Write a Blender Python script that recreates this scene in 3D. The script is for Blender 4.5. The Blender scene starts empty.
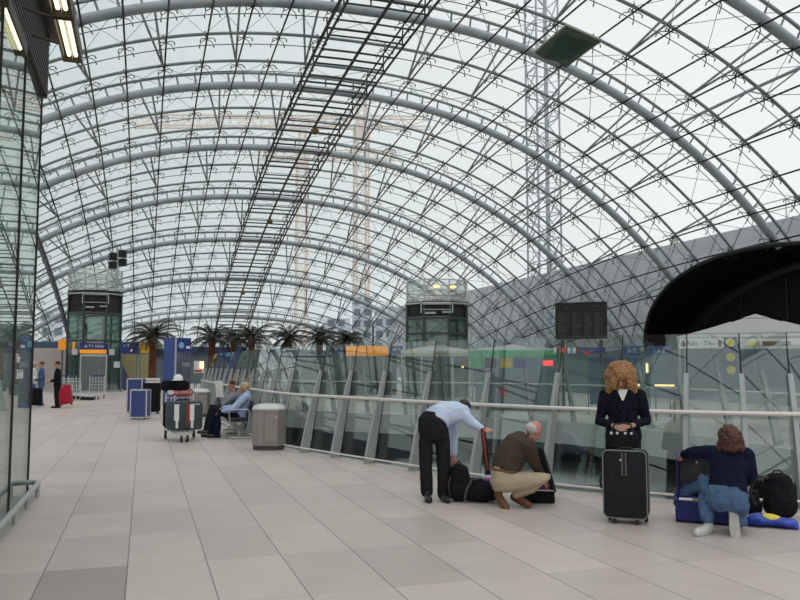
import bpy, bmesh, math, random
from mathutils import Vector as V, Matrix, noise
random.seed(7)
sc = bpy.context.scene
col = sc.collection
pi = math.pi

# ------------------------------------------------------------------ camera
F = 800.0
PITCH = math.atan(65 / 800.0)
YAW = math.atan(256 * math.cos(PITCH) / 800.0)
EYE = V((0, 0, 1.6))
cd = bpy.data.cameras.new('camera')
cam = bpy.data.objects.new('camera', cd)
col.objects.link(cam)
cam.location = EYE
cam.rotation_euler = (pi / 2 + PITCH, 0, -YAW)
cd.sensor_width = 36.0
cd.lens = 36.0
cd.clip_end = 600
sc.camera = cam
FW = V((math.sin(YAW) * math.cos(PITCH), math.cos(YAW) * math.cos(PITCH), math.sin(PITCH)))
RT = V((math.cos(YAW), -math.sin(YAW), 0))
UP = RT.cross(FW)


def ray(x, y):
    return FW + RT * ((x - 400) / F) - UP * ((y - 300) / F)


def at(x, y, k):
    return EYE + ray(x, y) * k


def ground(x, y, z=0.0):
    r = ray(x, y)
    return EYE + r * ((z - 1.6) / r.z)


def seen(p):
    d = V(p) - EYE
    k = d.dot(FW)
    if k < 0.5:
        return None
    return 400 + F * d.dot(RT) / k, 300 - F * d.dot(UP) / k, k


def azim(p):
    return -math.atan2(p[0], p[1])


# ------------------------------------------------------------------ materials
MATS = {}


def mat(name, c, rough=0.6, metal=0.0, var=0.0, scale=8.0, emit=0.0, spec=0.4, bump=0.0, bscale=60.0):
    if name in MATS:
        return MATS[name]
    m = bpy.data.materials.new(name)
    m.use_nodes = True
    nt = m.node_tree
    b = nt.nodes['Principled BSDF']
    b.inputs['Base Color'].default_value = (*c, 1)
    b.inputs['Roughness'].default_value = rough
    b.inputs['Metallic'].default_value = metal
    b.inputs['Specular IOR Level'].default_value = 0.08 if (rough >= .75 and spec == .4) else spec
    tc = nt.nodes.new('ShaderNodeTexCoord')
    if var > 0:
        n = nt.nodes.new('ShaderNodeTexNoise')
        n.inputs['Scale'].default_value = scale
        n.inputs['Detail'].default_value = 4
        nt.links.new(tc.outputs['Object'], n.inputs['Vector'])
        r = nt.nodes.new('ShaderNodeValToRGB')
        r.color_ramp.elements[0].position = 0.3
        r.color_ramp.elements[1].position = 0.7
        r.color_ramp.elements[0].color = (*[max(0, v * (1 - var)) for v in c], 1)
        r.color_ramp.elements[1].color = (*[min(1, v * (1 + var)) for v in c], 1)
        nt.links.new(n.outputs['Fac'], r.inputs['Fac'])
        nt.links.new(r.outputs['Color'], b.inputs['Base Color'])
    if bump > 0:
        n2 = nt.nodes.new('ShaderNodeTexNoise')
        n2.inputs['Scale'].default_value = bscale
        nt.links.new(tc.outputs['Object'], n2.inputs['Vector'])
        bp = nt.nodes.new('ShaderNodeBump')
        bp.inputs['Strength'].default_value = bump
        bp.inputs['Distance'].default_value = 0.02
        nt.links.new(n2.outputs['Fac'], bp.inputs['Height'])
        nt.links.new(bp.outputs['Normal'], b.inputs['Normal'])
    if emit > 0:
        b.inputs['Emission Color'].default_value = (*c, 1)
        b.inputs['Emission Strength'].default_value = emit
    MATS[name] = m
    return m


def glass(name, tint, refl=1.0, ior=1.45, haze=0.0, hcol=(0.8, 0.85, 0.85), rough=0.0, base=0.0):
    m = bpy.data.materials.new(name)
    m.use_nodes = True
    nt = m.node_tree
    nt.nodes.clear()
    out = nt.nodes.new('ShaderNodeOutputMaterial')
    tr = nt.nodes.new('ShaderNodeBsdfTransparent')
    tr.inputs['Color'].default_value = (*tint, 1)
    last = tr
    if haze > 0:
        df = nt.nodes.new('ShaderNodeBsdfDiffuse')
        df.inputs['Color'].default_value = (*hcol, 1)
        mx = nt.nodes.new('ShaderNodeMixShader')
        mx.inputs[0].default_value = haze
        nt.links.new(tr.outputs[0], mx.inputs[1])
        nt.links.new(df.outputs[0], mx.inputs[2])
        last = mx
    gl = nt.nodes.new('ShaderNodeBsdfGlossy')
    gl.inputs['Roughness'].default_value = rough
    gl.inputs['Color'].default_value = (0.94, 0.96, 0.95, 1)
    fr = nt.nodes.new('ShaderNodeFresnel')
    fr.inputs['IOR'].default_value = ior
    # fresnel of the pane as seen from either side
    geo = nt.nodes.new('ShaderNodeNewGeometry')
    dot = nt.nodes.new('ShaderNodeVectorMath'); dot.operation = 'DOT_PRODUCT'
    nt.links.new(geo.outputs['Incoming'], dot.inputs[0]); nt.links.new(geo.outputs['Normal'], dot.inputs[1])
    ab = nt.nodes.new('ShaderNodeMath'); ab.operation = 'ABSOLUTE'
    nt.links.new(dot.outputs['Value'], ab.inputs[0])
    om = nt.nodes.new('ShaderNodeMath'); om.operation = 'SUBTRACT'; om.inputs[0].default_value = 1.0
    nt.links.new(ab.outputs[0], om.inputs[1])
    pw = nt.nodes.new('ShaderNodeMath'); pw.operation = 'POWER'; pw.inputs[1].default_value = 5.0
    nt.links.new(om.outputs[0], pw.inputs[0])
    ma = nt.nodes.new('ShaderNodeMath'); ma.operation = 'MULTIPLY_ADD'; ma.use_clamp = True
    r0 = ((ior - 1) / (ior + 1)) ** 2
    ma.inputs[1].default_value = (1 - r0) * refl * 0.8
    ma.inputs[2].default_value = r0 * refl * 2.0 + base
    nt.links.new(pw.outputs[0], ma.inputs[0])
    nt.nodes.remove(fr)
    mx2 = nt.nodes.new('ShaderNodeMixShader')
    nt.links.new(ma.outputs[0], mx2.inputs[0])
    nt.links.new(last.outputs[0], mx2.inputs[1])
    nt.links.new(gl.outputs[0], mx2.inputs[2])
    nt.links.new(mx2.outputs[0], out.inputs['Surface'])
    MATS[name] = m
    return m


M_roofglass = glass('roof_glass', (0.915, 0.935, 0.93), 0.45, haze=0.02, hcol=(0.75, 0.80, 0.80))
M_railglass = glass('balustrade_glass', (0.885, 0.925, 0.915), 1.0, haze=0.012, hcol=(0.5, 0.56, 0.56), base=0.012)
M_porchglass = glass('porch_glass', (0.80, 0.87, 0.84), 1.2, haze=0.08, hcol=(0.32, 0.40, 0.37))
M_shaftglass = glass('lift_glass', (0.66, 0.76, 0.72), 1.0, haze=0.12, hcol=(0.25, 0.33, 0.30))
M_paleglass = glass('pale_glass', (0.92, 0.94, 0.93), 0.7, haze=0.08, hcol=(0.6, 0.62, 0.60))

M_arch = mat('arch_steel', (0.32, 0.37, 0.39), 0.45, 0.1, 0.12, 1.5)
M_purlin = mat('purlin_steel', (0.19, 0.235, 0.24), 0.5, 0.1, 0.1, 2)
M_rod = mat('rod_steel', (0.16, 0.19, 0.20), 0.5, 0.2)
M_spider = mat('fitting_steel', (0.10, 0.125, 0.13), 0.45, 0.3)
M_cable = mat('dark_cable', (0.012, 0.014, 0.016), 0.8)
M_joint = mat('grey_sealant', (0.12, 0.14, 0.14), 0.7)
M_gantry = mat('gantry_steel', (0.045, 0.042, 0.042), 0.6, 0.1, 0.2, 3)
M_green = mat('green_sheet', (0.022, 0.075, 0.05), 0.7, 0, 0.15, 3)
M_cream = mat('cream_edge', (0.62, 0.60, 0.50), 0.7)
M_steel = mat('brushed_steel', (0.50, 0.50, 0.49), 0.38, 0.75, 0.08, 5)
M_post = mat('post_steel', (0.42, 0.44, 0.44), 0.45, 0.25, 0.06, 6)
M_rail = mat('handrail_steel', (0.82, 0.76, 0.71), 0.4, 0.1)
M_dark = mat('dark_rubber', (0.02, 0.02, 0.022), 0.6)
M_black = mat('black_fabric', (0.014, 0.014, 0.017), 0.8, 0, 0.3, 20, bump=0.2)
M_blackp = mat('black_plastic', (0.02, 0.02, 0.023), 0.4)
M_slab = mat('slab_concrete', (0.42, 0.43, 0.42), 0.8, 0, 0.06, 2)
M_lowfloor = mat('lower_floor', (0.20, 0.22, 0.22), 0.6, 0, 0.15, 0.8)
M_navy = mat('navy_band', (0.035, 0.06, 0.15), 0.6, 0, 0.1, 1)
M_bluegrey = mat('bluegrey_wall', (0.16, 0.21, 0.24), 0.7, 0, 0.15, 0.5)
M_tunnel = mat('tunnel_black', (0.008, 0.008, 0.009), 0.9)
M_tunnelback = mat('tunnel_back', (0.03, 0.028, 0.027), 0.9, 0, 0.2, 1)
M_outroof = mat('zinc_roof', (0.37, 0.375, 0.39), 0.65, 0.0, 0.08, 0.6)
M_crane = mat('crane_grey', (0.42, 0.45, 0.48), 0.7)  # light grey: haze in front of the mast is put into its colour
M_cranetan = mat('crane_tan', (0.72, 0.64, 0.58), 0.7)
M_white = mat('white_paint', (0.78, 0.77, 0.74), 0.6, 0, 0.03, 3)
M_partition = mat('partition_pink', (0.66, 0.60, 0.57), 0.7, 0, 0.03, 2)
M_orange = mat('orange_sign', (0.85, 0.30, 0.02), 0.5, 0, 0.08, 4, emit=0.45)  # not a lamp: glow added to keep the orange vivid behind glass
M_yellow = mat('yellow_sign', (0.78, 0.46, 0.05), 0.5)
M_olive = mat('olive_panel', (0.42, 0.38, 0.20), 0.7, 0, 0.12, 3)
M_signblue = mat('sign_blue', (0.03, 0.045, 0.20), 0.5)
M_posterblue = mat('poster_blue', (0.05, 0.09, 0.30), 0.5, 0, 0.15, 4)
M_postergrey = mat('poster_grey', (0.10, 0.11, 0.16), 0.5, 0, 0.35, 3)
M_cyan = mat('logo_cyan', (0.20, 0.50, 0.70), 0.5)
M_red = mat('red_case', (0.50, 0.015, 0.04), 0.5, 0, 0.12, 8)
M_redsign = mat('red_board', (0.50, 0.04, 0.04), 0.5)
M_caseblue = mat('case_blue', (0.05, 0.075, 0.24), 0.45, 0, 0.12, 5)
M_alu = mat('aluminium', (0.62, 0.62, 0.62), 0.4, 0.4)
M_greyfab = mat('charcoal_fabric', (0.024, 0.025, 0.029), 0.75, 0, 0.2, 20, bump=0.2)
M_greencase = mat('greygreen_case', (0.05, 0.065, 0.075), 0.6, 0, 0.15, 8)
M_piping = mat('grey_piping', (0.22, 0.23, 0.24), 0.5)
M_tag = mat('white_tag', (0.85, 0.84, 0.84), 0.6)
M_skin = mat('skin', (0.50, 0.28, 0.20), 0.55, 0, 0.08, 15)
M_skin2 = mat('skin_ruddy', (0.55, 0.26, 0.20), 0.55, 0, 0.08, 15)
M_curl = mat('ginger_hair', (0.35, 0.175, 0.075), 0.7, 0, 0.5, 45, bump=0.7, bscale=70)
M_brownhair = mat('auburn_hair', (0.085, 0.030, 0.018), 0.5, 0, 0.5, 30, bump=0.4)
M_whitehair = mat('white_hair', (0.56, 0.51, 0.48), 0.6, 0, 0.1, 30)
M_blond = mat('blond_hair', (0.55, 0.42, 0.24), 0.6, 0, 0.25, 30)
M_darkhair = mat('dark_hair', (0.02, 0.015, 0.012), 0.6)
M_shirt = mat('pale_blue_shirt', (0.56, 0.65, 0.82), 0.8, 0, 0.05, 8)
M_trouser = mat('charcoal_trousers', (0.022, 0.022, 0.026), 0.85, 0, 0.2, 15)
M_navytop = mat('navy_top', (0.010, 0.014, 0.034), 0.85, 0, 0.2, 15)
M_blackjacket = mat('black_jacket', (0.010, 0.011, 0.020), 0.8, 0, 0.25, 12)
M_jeans = mat('blue_jeans', (0.085, 0.14, 0.25), 0.85, 0, 0.25, 14)
M_brownsweater = mat('brown_sweater', (0.075, 0.058, 0.045), 0.9, 0, 0.12, 25, bump=0.15)
M_khaki = mat('khaki_trousers', (0.48, 0.39, 0.28), 0.85, 0, 0.06, 12)
M_leather = mat('brown_leather', (0.16, 0.07, 0.035), 0.5, 0, 0.15, 15)
M_sole = mat('shoe_sole', (0.50, 0.48, 0.45), 0.8, 0, 0.08, 20)
M_trainer = mat('trainer_white', (0.58, 0.57, 0.57), 0.7, 0, 0.15, 30)
M_lilac = mat('light_blue_jacket', (0.45, 0.55, 0.80), 0.85, 0, 0.08, 10)
M_greyjacket = mat('grey_jacket', (0.28, 0.29, 0.32), 0.85, 0, 0.1, 10)
M_denim = mat('denim_jacket', (0.09, 0.13, 0.24), 0.85, 0, 0.2, 10)
M_paper = mat('newsprint', (0.88, 0.87, 0.84), 0.8, 0, 0.06, 12)
M_strap = mat('red_strap', (0.30, 0.05, 0.035), 0.6, 0, 0.3, 40)
M_purple = mat('purple_cloth', (0.30, 0.06, 0.32), 0.8)
M_bagblue = mat('bag_blue', (0.03, 0.06, 0.42), 0.35, 0, 0.2, 6)
M_bagyellow = mat('bag_yellow', (0.75, 0.62, 0.06), 0.4)
M_openblue = mat('suitcase_blue', (0.020, 0.024, 0.16), 0.5, 0, 0.15, 8)
M_lining = mat('suitcase_lining', (0.09, 0.095, 0.10), 0.8, 0, 0.25, 10)
M_frond = mat('palm_frond', (0.030, 0.030, 0.018), 0.7, 0, 0.3, 5)
M_trunk = mat('palm_trunk', (0.15, 0.065, 0.04), 0.85, 0, 0.4, 6, bump=0.6, bscale=12)
M_tent = mat('tent_canvas', (0.40, 0.39, 0.375), 0.8, 0, 0.03, 2)
M_stallgreen = mat('stall_green', (0.05, 0.42, 0.16), 0.7, 0, 0.2, 4)
M_board = mat('board_black', (0.016, 0.016, 0.016), 0.6)
M_flap = mat('board_flaps', (0.030, 0.029, 0.027), 0.7, 0, 0.4, 6)
M_flaptext = mat('board_text', (0.11, 0.10, 0.085), 0.7)
M_redled = mat('red_light', (1.0, 0.06, 0.07), 0.5, emit=1.6)
M_warm = mat('warm_light', (1.0, 0.62, 0.22), 0.5, emit=2.6)
M_tube = mat('lamp_tube', (1.0, 0.88, 0.60), 0.5, emit=1.7)
M_lampbody = mat('lamp_bronze', (0.07, 0.055, 0.04), 0.5, 0.3)
M_louvre = mat('louvre_bronze', (0.035, 0.032, 0.030), 0.5, 0.2)
M_soffit = mat('soffit_bronze', (0.10, 0.09, 0.07), 0.5, 0.2)
M_liftframe = mat('lift_frame', (0.055, 0.075, 0.07), 0.5, 0.2)
M_machine = mat('lift_machine', (0.03, 0.03, 0.03), 0.7, 0, 0.4, 3)
M_liftdoor = mat('lift_door', (0.16, 0.19, 0.19), 0.4, 0.5, 0.1, 3)
M_wall_out = mat('far_facade', (0.62, 0.65, 0.70), 0.8, 0, 0.1, 0.4)
M_beacon = mat('beacon_brown', (0.20, 0.10, 0.035), 0.6)
M_darksuit = mat('dark_suit', (0.012, 0.014, 0.012), 0.8)
M_bin = mat('bin_steel', (0.36, 0.32, 0.295), 0.4, 0.4, 0.05, 3)
M_bindark = mat('bin_base', (0.08, 0.075, 0.07), 0.6)


def floor_material():
    m = bpy.data.materials.new('floor_tiles')
    m.use_nodes = True
    nt = m.node_tree
    N = nt.nodes.new
    Lk = nt.links.new
    b = nt.nodes['Principled BSDF']
    tc = N('ShaderNodeTexCoord')
    sp = N('ShaderNodeSeparateXYZ')
    Lk(tc.outputs['Object'], sp.inputs[0])

    def math_(op, a, bb=None, c=None, clamp=False):
        n = N('ShaderNodeMath'); n.operation = op; n.use_clamp = clamp
        for i, v in enumerate((a, bb, c)):
            if v is None:
                continue
            if isinstance(v, (int, float)):
                n.inputs[i].default_value = v
            else:
                Lk(v, n.inputs[i])
        return n.outputs[0]
    TX, TY = 0.614, 1.235
    u = math_('DIVIDE', math_('ADD', sp.outputs[0], 0.700 + TX * 40), TX)
    v = math_('DIVIDE', math_('ADD', sp.outputs[1], -6.90 + TY * 40), TY)
    iu, iv = math_('FLOOR', u), math_('FLOOR', v)
    fu, fv = math_('FRACT', u), math_('FRACT', v)
    du = math_('MULTIPLY', math_('MINIMUM', fu, math_('SUBTRACT', 1.0, fu)), TX)
    dv = math_('MULTIPLY', math_('MINIMUM', fv, math_('SUBTRACT', 1.0, fv)), TY)
    gu = math_('LESS_THAN', du, 0.0045)
    gv = math_('LESS_THAN', dv, 0.0035)
    cv = N('ShaderNodeCombineXYZ')
    Lk(iu, cv.inputs[0]); Lk(iv, cv.inputs[1])
    wn = N('ShaderNodeTexWhiteNoise'); wn.noise_dimensions = '2D'
    Lk(cv.outputs[0], wn.inputs['Vector'])
    # per tile tone; a few tiles were laid in a darker stone
    tone = math_('MULTIPLY_ADD', wn.outputs['Value'], 0.16, 0.92)
    for (tx, ty, k) in ((40, 39, 0.70), (44, 39, 0.80), (45, 40, 0.86)):
        hit = math_('MULTIPLY', math_('COMPARE', iu, float(tx), 0.1), math_('COMPARE', iv, float(ty), 0.1))
        tone = math_('MULTIPLY', tone, math_('MULTIPLY_ADD', hit, k - 1.0, 1.0))
    ns = N('ShaderNodeTexNoise'); ns.inputs['Scale'].default_value = 2.2; ns.inputs['Detail'].default_value = 6
    Lk(tc.outputs['Object'], ns.inputs['Vector'])
    tone = math_('MULTIPLY', tone, math_('MULTIPLY_ADD', ns.outputs['Fac'], 0.22, 0.89))
    ns2 = N('ShaderNodeTexNoise'); ns2.inputs['Scale'].default_value = 55; ns2.inputs['Detail'].default_value = 3
    Lk(tc.outputs['Object'], ns2.inputs['Vector'])
    tone = math_('MULTIPLY', tone, math_('MULTIPLY_ADD', ns2.outputs['Fac'], 0.12, 0.94))
    base = N('ShaderNodeMix'); base.data_type = 'RGBA'; base.blend_type = 'MULTIPLY'
    base.inputs['Factor'].default_value = 1.0
    base.inputs['A'].default_value = (0.55, 0.465, 0.425, 1)
    cc = N('ShaderNodeCombineColor')
    for i in range(3):
        Lk(tone, cc.inputs[i])
    Lk(cc.outputs[0], base.inputs['B'])
    g1 = N('ShaderNodeMix'); g1.data_type = 'RGBA'
    Lk(math_('MULTIPLY', gu, 0.85), g1.inputs['Factor'])
    Lk(base.outputs['Result'], g1.inputs['A'])
    g1.inputs['B'].default_value = (0.09, 0.075, 0.07, 1)
    g2 = N('ShaderNodeMix'); g2.data_type = 'RGBA'
    Lk(math_('MULTIPLY', gv, 0.45), g2.inputs['Factor'])
    Lk(g1.outputs['Result'], g2.inputs['A'])
    g2.inputs['B'].default_value = (0.13, 0.11, 0.10, 1)
    Lk(g2.outputs['Result'], b.inputs['Base Color'])
    b.inputs['Roughness'].default_value = 0.42
    b.inputs['Specular IOR Level'].default_value = 0.35
    return m


M_floor = floor_material()

# ------------------------------------------------------------------ mesh builder


class MB:
    def __init__(s):
        s.v, s.f, s.mi = [], [], []
        s.cur = 0

    def add(s, vs, fs, M=None):
        o = len(s.v)
        for p in vs:
            p = V(p)
            s.v.append(M @ p if M is not None else p)
        for f in fs:
            s.f.append([i + o for i in f]); s.mi.append(s.cur)
        return s

    def box(s, c, size, M=None, rz=0.0):
        hx, hy, hz = [a / 2 for a in size]
        vs = [V((x, y, z)) for x in (-hx, hx) for y in (-hy, hy) for z in (-hz, hz)]
        R = Matrix.Rotation(rz, 3, 'Z')
        vs = [R @ p + V(c) for p in vs]
        return s.add(vs, [(0, 1, 3, 2), (4, 6, 7, 5), (0, 4, 5, 1), (2, 3, 7, 6), (0, 2, 6, 4), (1, 5, 7, 3)], M)

    def rbox(s, c, size, r, n=4, axis='y'):
        """box with rounded corners in the plane across `axis`"""
        hx, hy, hz = [a / 2 for a in size]
        if axis == 'y':
            a, b, d = hx, hz, hy
        elif axis == 'z':
            a, b, d = hx, hy, hz
        else:
            a, b, d = hy, hz, hx
        pr = []
        for (sx, sy, a0) in ((1, 1, 0), (-1, 1, 90), (-1, -1, 180), (1, -1, 270)):
            for i in range(n + 1):
                t = math.radians(a0 + 90 * i / n)
                pr.append((sx * (a - r) + r * math.cos(t), sy * (b - r) + r * math.sin(t)))
        m = len(pr)
        e = min(r * 0.5, d * 0.4)
        rings = []
        for (k, sh) in ((-d, e), (-d + e * .3, e * .3), (-d + e, 0), (d - e, 0), (d - e * .3, e * .3), (d, e)):
            ring = []
            for (p, q) in pr:
                p2 = p * (1 - sh / max(a, 1e-6)); q2 = q * (1 - sh / max(b, 1e-6))
                if axis == 'y':
                    w = V((p2, k, q2))
                elif axis == 'z':
                    w = V((p2, q2, k))
                else:
                    w = V((k, p2, q2))
                ring.append(w + V(c))
            rings.append(ring)
        return s.loft(rings)

    def loft(s, rings, close=True, M=None):
        n = len(rings[0])
        vs = [p for r in rings for p in r]
        fs = []
        for i in range(len(rings) - 1):
            for j in range(n):
                k = (j + 1) % n
                fs.append((i * n + j, i * n + k, (i + 1) * n + k, (i + 1) * n + j))
        if close:
            fs.append(tuple(range(n - 1, -1, -1)))
            fs.append(tuple((len(rings) - 1) * n + j for j in range(n)))
        return s.add(vs, fs, M)

    def tube(s, pts, r, n=8, close=True, M=None):
        pts = [V(p) for p in pts]
        if len(pts) < 2:
            return s
        rs = r if isinstance(r, (list, tuple)) else [r] * len(pts)
        rings = []
        prev = None
        for i, p in enumerate(pts):
            d = (pts[min(i + 1, len(pts) - 1)] - pts[max(i - 1, 0)])
            if d.length < 1e-9:
                d = V((0, 0, 1))
            d.normalize()
            if prev is None:
                a = V((0, 0, 1)) if abs(d.z) < 0.9 else V((1, 0, 0))
            else:
                a = prev
            u = (a - d * a.dot(d))
            if u.length < 1e-6:
                u = d.orthogonal()
            u.normalize()
            w = d.cross(u)
            prev = u
            rings.append([p + (u * math.cos(2 * pi * k / n) + w * math.sin(2 * pi * k / n)) * rs[i] for k in range(n)])
        return s.loft(rings, close, M)

    def limb(s, pts, rs, n=12):
        """tube with rounded ends"""
        pts = [V(p) for p in pts]
        rs = list(rs)
        d0 = (pts[0] - pts[1]).normalized()
        d1 = (pts[-1] - pts[-2]).normalized()
        P, R = [], []
        for a in (88, 60, 30):
            P.append(pts[0] + d0 * rs[0] * math.sin(math.radians(a))); R.append(rs[0] * math.cos(math.radians(a)))
        # resample for smooth bends
        for i in range(len(pts)):
            P.append(pts[i]); R.append(rs[i])
        for a in (30, 60, 88):
            P.append(pts[-1] + d1 * rs[-1] * math.sin(math.radians(a))); R.append(rs[-1] * math.cos(math.radians(a)))
        return s.tube(P, R, n)

    def cyl(s, c, r, h, n=16, r2=None, M=None):
        c = V(c)
        r2 = r if r2 is None else r2
        rings = [[c + V((rr * math.cos(2 * pi * k / n), rr * math.sin(2 * pi * k / n), z)) for k in range(n)] for rr, z in ((r, 0), (r2, h))]
        return s.loft(rings, True, M)

    def lathe(s, prof, c=(0, 0, 0), n=16, M=None):
        c = V(c)
        return s.loft([[c + V((r * math.cos(2 * pi * k / n), r * math.sin(2 * pi * k / n), z)) for k in range(n)] for r, z in prof], True, M)

    def ell(s, c, r, R=None, n=14, m=9):
        c = V(c)
        R = R or Matrix.Identity(3)
        rings = []
        for i in range(m + 1):
            a = -pi / 2 + pi * i / m
            a = max(-pi / 2 + .05, min(pi / 2 - .05, a))
            rings.append([c + R @ V((r[0] * math.cos(a) * math.cos(2 * pi * k / n), r[1] * math.cos(a) * math.sin(2 * pi * k / n), r[2] * math.sin(a))) for k in range(n)])
        return s.loft(rings)

    def extrude_poly(s, pts, d):
        """planar polygon (3D points) extruded by vector d"""
        n = len(pts); d = V(d)
        vs = [V(p) for p in pts] + [V(p) + d for p in pts]
        fs = [tuple(range(n - 1, -1, -1)), tuple(range(n, 2 * n))]
        for i in range(n):
            j = (i + 1) % n
            fs.append((i, j, n + j, n + i))
        return s.add(vs, fs)

    def mesh(s, name):
        me = bpy.data.meshes.new(name)
        me.from_pydata([tuple(p) for p in s.v], [], s.f)
        me.validate()
        return me

    def build(s, name, m, parent=None, smooth=False, bevel=0.0, autosmooth=None):
        me = s.mesh(name)
        ms = m if isinstance(m, (list, tuple)) else [m]
        for x in ms:
            me.materials.append(x)
        if len(ms) > 1:
            for p, i in zip(me.polygons, s.mi):
                p.material_index = i
        bm = bmesh.new(); bm.from_mesh(me)
        bmesh.ops.recalc_face_normals(bm, faces=bm.faces)
        bm.to_mesh(me); bm.free()
        if smooth:
            for p in me.polygons:
                p.use_smooth = True
            if autosmooth is not False:
                me.set_sharp_from_angle(angle=math.radians(autosmooth or 40))
        o = bpy.data.objects.new(name, me)
        col.objects.link(o)
        if parent is not None:
            o.parent = parent
        if bevel > 0:
            md = o.modifiers.new('soft_edges', 'BEVEL'); md.width = bevel; md.segments = 2; md.limit_method = 'ANGLE'
        return o

    def remesh(s, name, m, parent, voxel=0.012, it=4, disp=None):
        """fuse the overlapping pieces into one continuous surface"""
        me = s.mesh(name)
        bm = bmesh.new(); bm.from_mesh(me)
        bmesh.ops.recalc_face_normals(bm, faces=bm.faces)
        bm.to_mesh(me); bm.free()
        o = bpy.data.objects.new(name, me)
        col.objects.link(o)
        md = o.modifiers.new('r', 'REMESH'); md.mode = 'VOXEL'; md.voxel_size = voxel
        ms = o.modifiers.new('s', 'SMOOTH'); ms.iterations = it; ms.factor = 0.5
        dg = bpy.context.evaluated_depsgraph_get()
        me2 = bpy.data.meshes.new_from_object(o.evaluated_get(dg))
        o.modifiers.clear()
        o.data = me2
        bpy.data.meshes.remove(me)
        me2.name = name
        if disp:
            nv = [v.normal.copy() for v in me2.vertices]
            for v, nn in zip(me2.vertices, nv):
                v.co += nn * disp(v.co)
        for p in me2.polygons:
            p.use_smooth = True
        me2.materials.clear()
        me2.materials.append(m)
        if parent is not None:
            o.parent = parent
        return o


def tag(o, label=None, cat=None, group=None, kind=None):
    if label: o['label'] = label
    if cat: o['category'] = cat
    if group: o['group'] = group
    if kind: o['kind'] = kind
    return o


def thing(name, label, cat, loc=(0, 0, 0), rz=0.0, group=None):
    o = bpy.data.objects.new(name, None)
    o.empty_display_size = 0.2
    col.objects.link(o)
    o.location = loc
    o.rotation_euler = (0, 0, rz)
    return tag(o, label, cat, group)


def copy_tree(o, parent=None):
    c = o.copy(); col.objects.link(c)
    if parent is not None: c.parent = parent
    for ch in [x for x in bpy.data.objects if x.parent == o]:
        copy_tree(ch, c)
    return c


def lettering(text, size, m, parent, loc, rot=(pi / 2, 0, 0), name='lettering', depth=0.002, align='CENTER'):
    cu = bpy.data.curves.new(name, 'FONT')
    cu.body = text; cu.size = size; cu.extrude = depth
    cu.align_x = align; cu.align_y = 'CENTER'
    o = bpy.data.objects.new(name, cu)
    col.objects.link(o)
    dg = bpy.context.evaluated_depsgraph_get()
    me = bpy.data.meshes.new_from_object(o.evaluated_get(dg))
    bpy.data.objects.remove(o)
    o = bpy.data.objects.new(name, me)
    me.materials.clear(); me.materials.append(m)
    col.objects.link(o)
    o.location = loc; o.rotation_euler = rot
    o.parent = parent
    return o


# ------------------------------------------------------------------ the glass roof
A_, B_, C_, X0, Y0, ZB, EX, MM = 28.278, 80.41, 39.229, 7.194, 21.949, -25.0, 2.287, 0.053
Y1, BAY = 26.73, 7.5


def surf0(t, Y):
    u = (Y - Y0) / B_
    kz = math.sqrt(max(1e-6, 1 - u * u)); kx = math.sqrt(max(1e-6, 1 - MM * u * u))
    c, s = math.cos(math.radians(t)), math.sin(math.radians(t))
    return V((X0 - A_ * kx * math.copysign(abs(c) ** (2 / EX), c), Y, ZB + C_ * kz * s))


def surf(t, Y, d=0.0):
    p = surf0(t, Y)
    if d == 0: return p
    n = (surf0(t + .1, Y) - surf0(t - .1, Y)).cross(surf0(t, Y + .1) - surf0(t, Y - .1))
    n.normalize()
    if n.z > 0: pass
    if n.dot(p - V((X0, Y, -10))) < 0: n = -n
    return p + n * d


PY, PA, PH = 27.3, 12.5, 6.5       # the dark arched passage on the far right side: centre, half width, height


def in_portal(p):
    return p.x > 18 and ((p.y - PY) / PA) ** 2 + (max(p.z, 0) / PH) ** 2 < 1.0


def ok(p):
    return p.z > 0.02 and not in_portal(p)


TL = [70.8, 73.45, 76.0, 78.75, 81.45, 83.9, 86.1, 88.5, 92.0, 94.9, 97.5, 100.2, 103.1, 105.9, 108.9, 111.5, 114.1, 116.9, 120.3, 122.8, 125.6]
t = 68.15
while t > 40: TL.insert(0, t); t -= 2.65
t = 128.2
while t < 141: TL.append(t); t += 2.6
KS = list(range(-18, 23))


def rowY(k): return Y1 + 2.5 * k


def runs(pts):
    """split a polyline into the stretches that really exist"""
    out, cur = [], []
    for p, g in pts:
        if g: cur.append(p)
        else:
            if len(cur) > 1: out.append(cur)
            cur = []
    if len(cur) > 1: out.append(cur)
    return out


ceiling = thing('ceiling', 'vaulted glass station roof on grey tubular steel arches', 'roof')
ceiling['kind'] = 'structure'
TS = [39.0 + .5 * i for i in range(int((141.5 - 39) / .5) + 1)]
# panes
mb = MB()
YS = [-20 + 1.25 * i for i in range(84)]
TG = TS[::2]
idx = {}
for i, a in enumerate(TG):
    for j, y in enumerate(YS):
        idx[i, j] = len(mb.v); mb.v.append(surf(a, y, -0.40))
for i in range(len(TG) - 1):
    for j in range(len(YS) - 1):
        q = [idx[i, j], idx[i + 1, j], idx[i + 1, j + 1], idx[i, j + 1]]
        if all(mb.v[k].z > -0.9 for k in q) and not any(in_portal(mb.v[k]) for k in q):
            mb.f.append(q); mb.mi.append(0)
mb.build('glazing', M_roofglass, ceiling, smooth=True, autosmooth=False)


def line_t(a, d, k0=-18, k1=22):
    pts = []
    y = rowY(k0)
    while y <= rowY(k1) + 0.01:
        p = surf(a, y, d); pts.append((p, ok(p))); y += 1.25
    return runs(pts)


def line_y(Y, d):
    return runs([((lambda p: (p, ok(p)))(surf(a, Y, d))) for a in TS])


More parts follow.
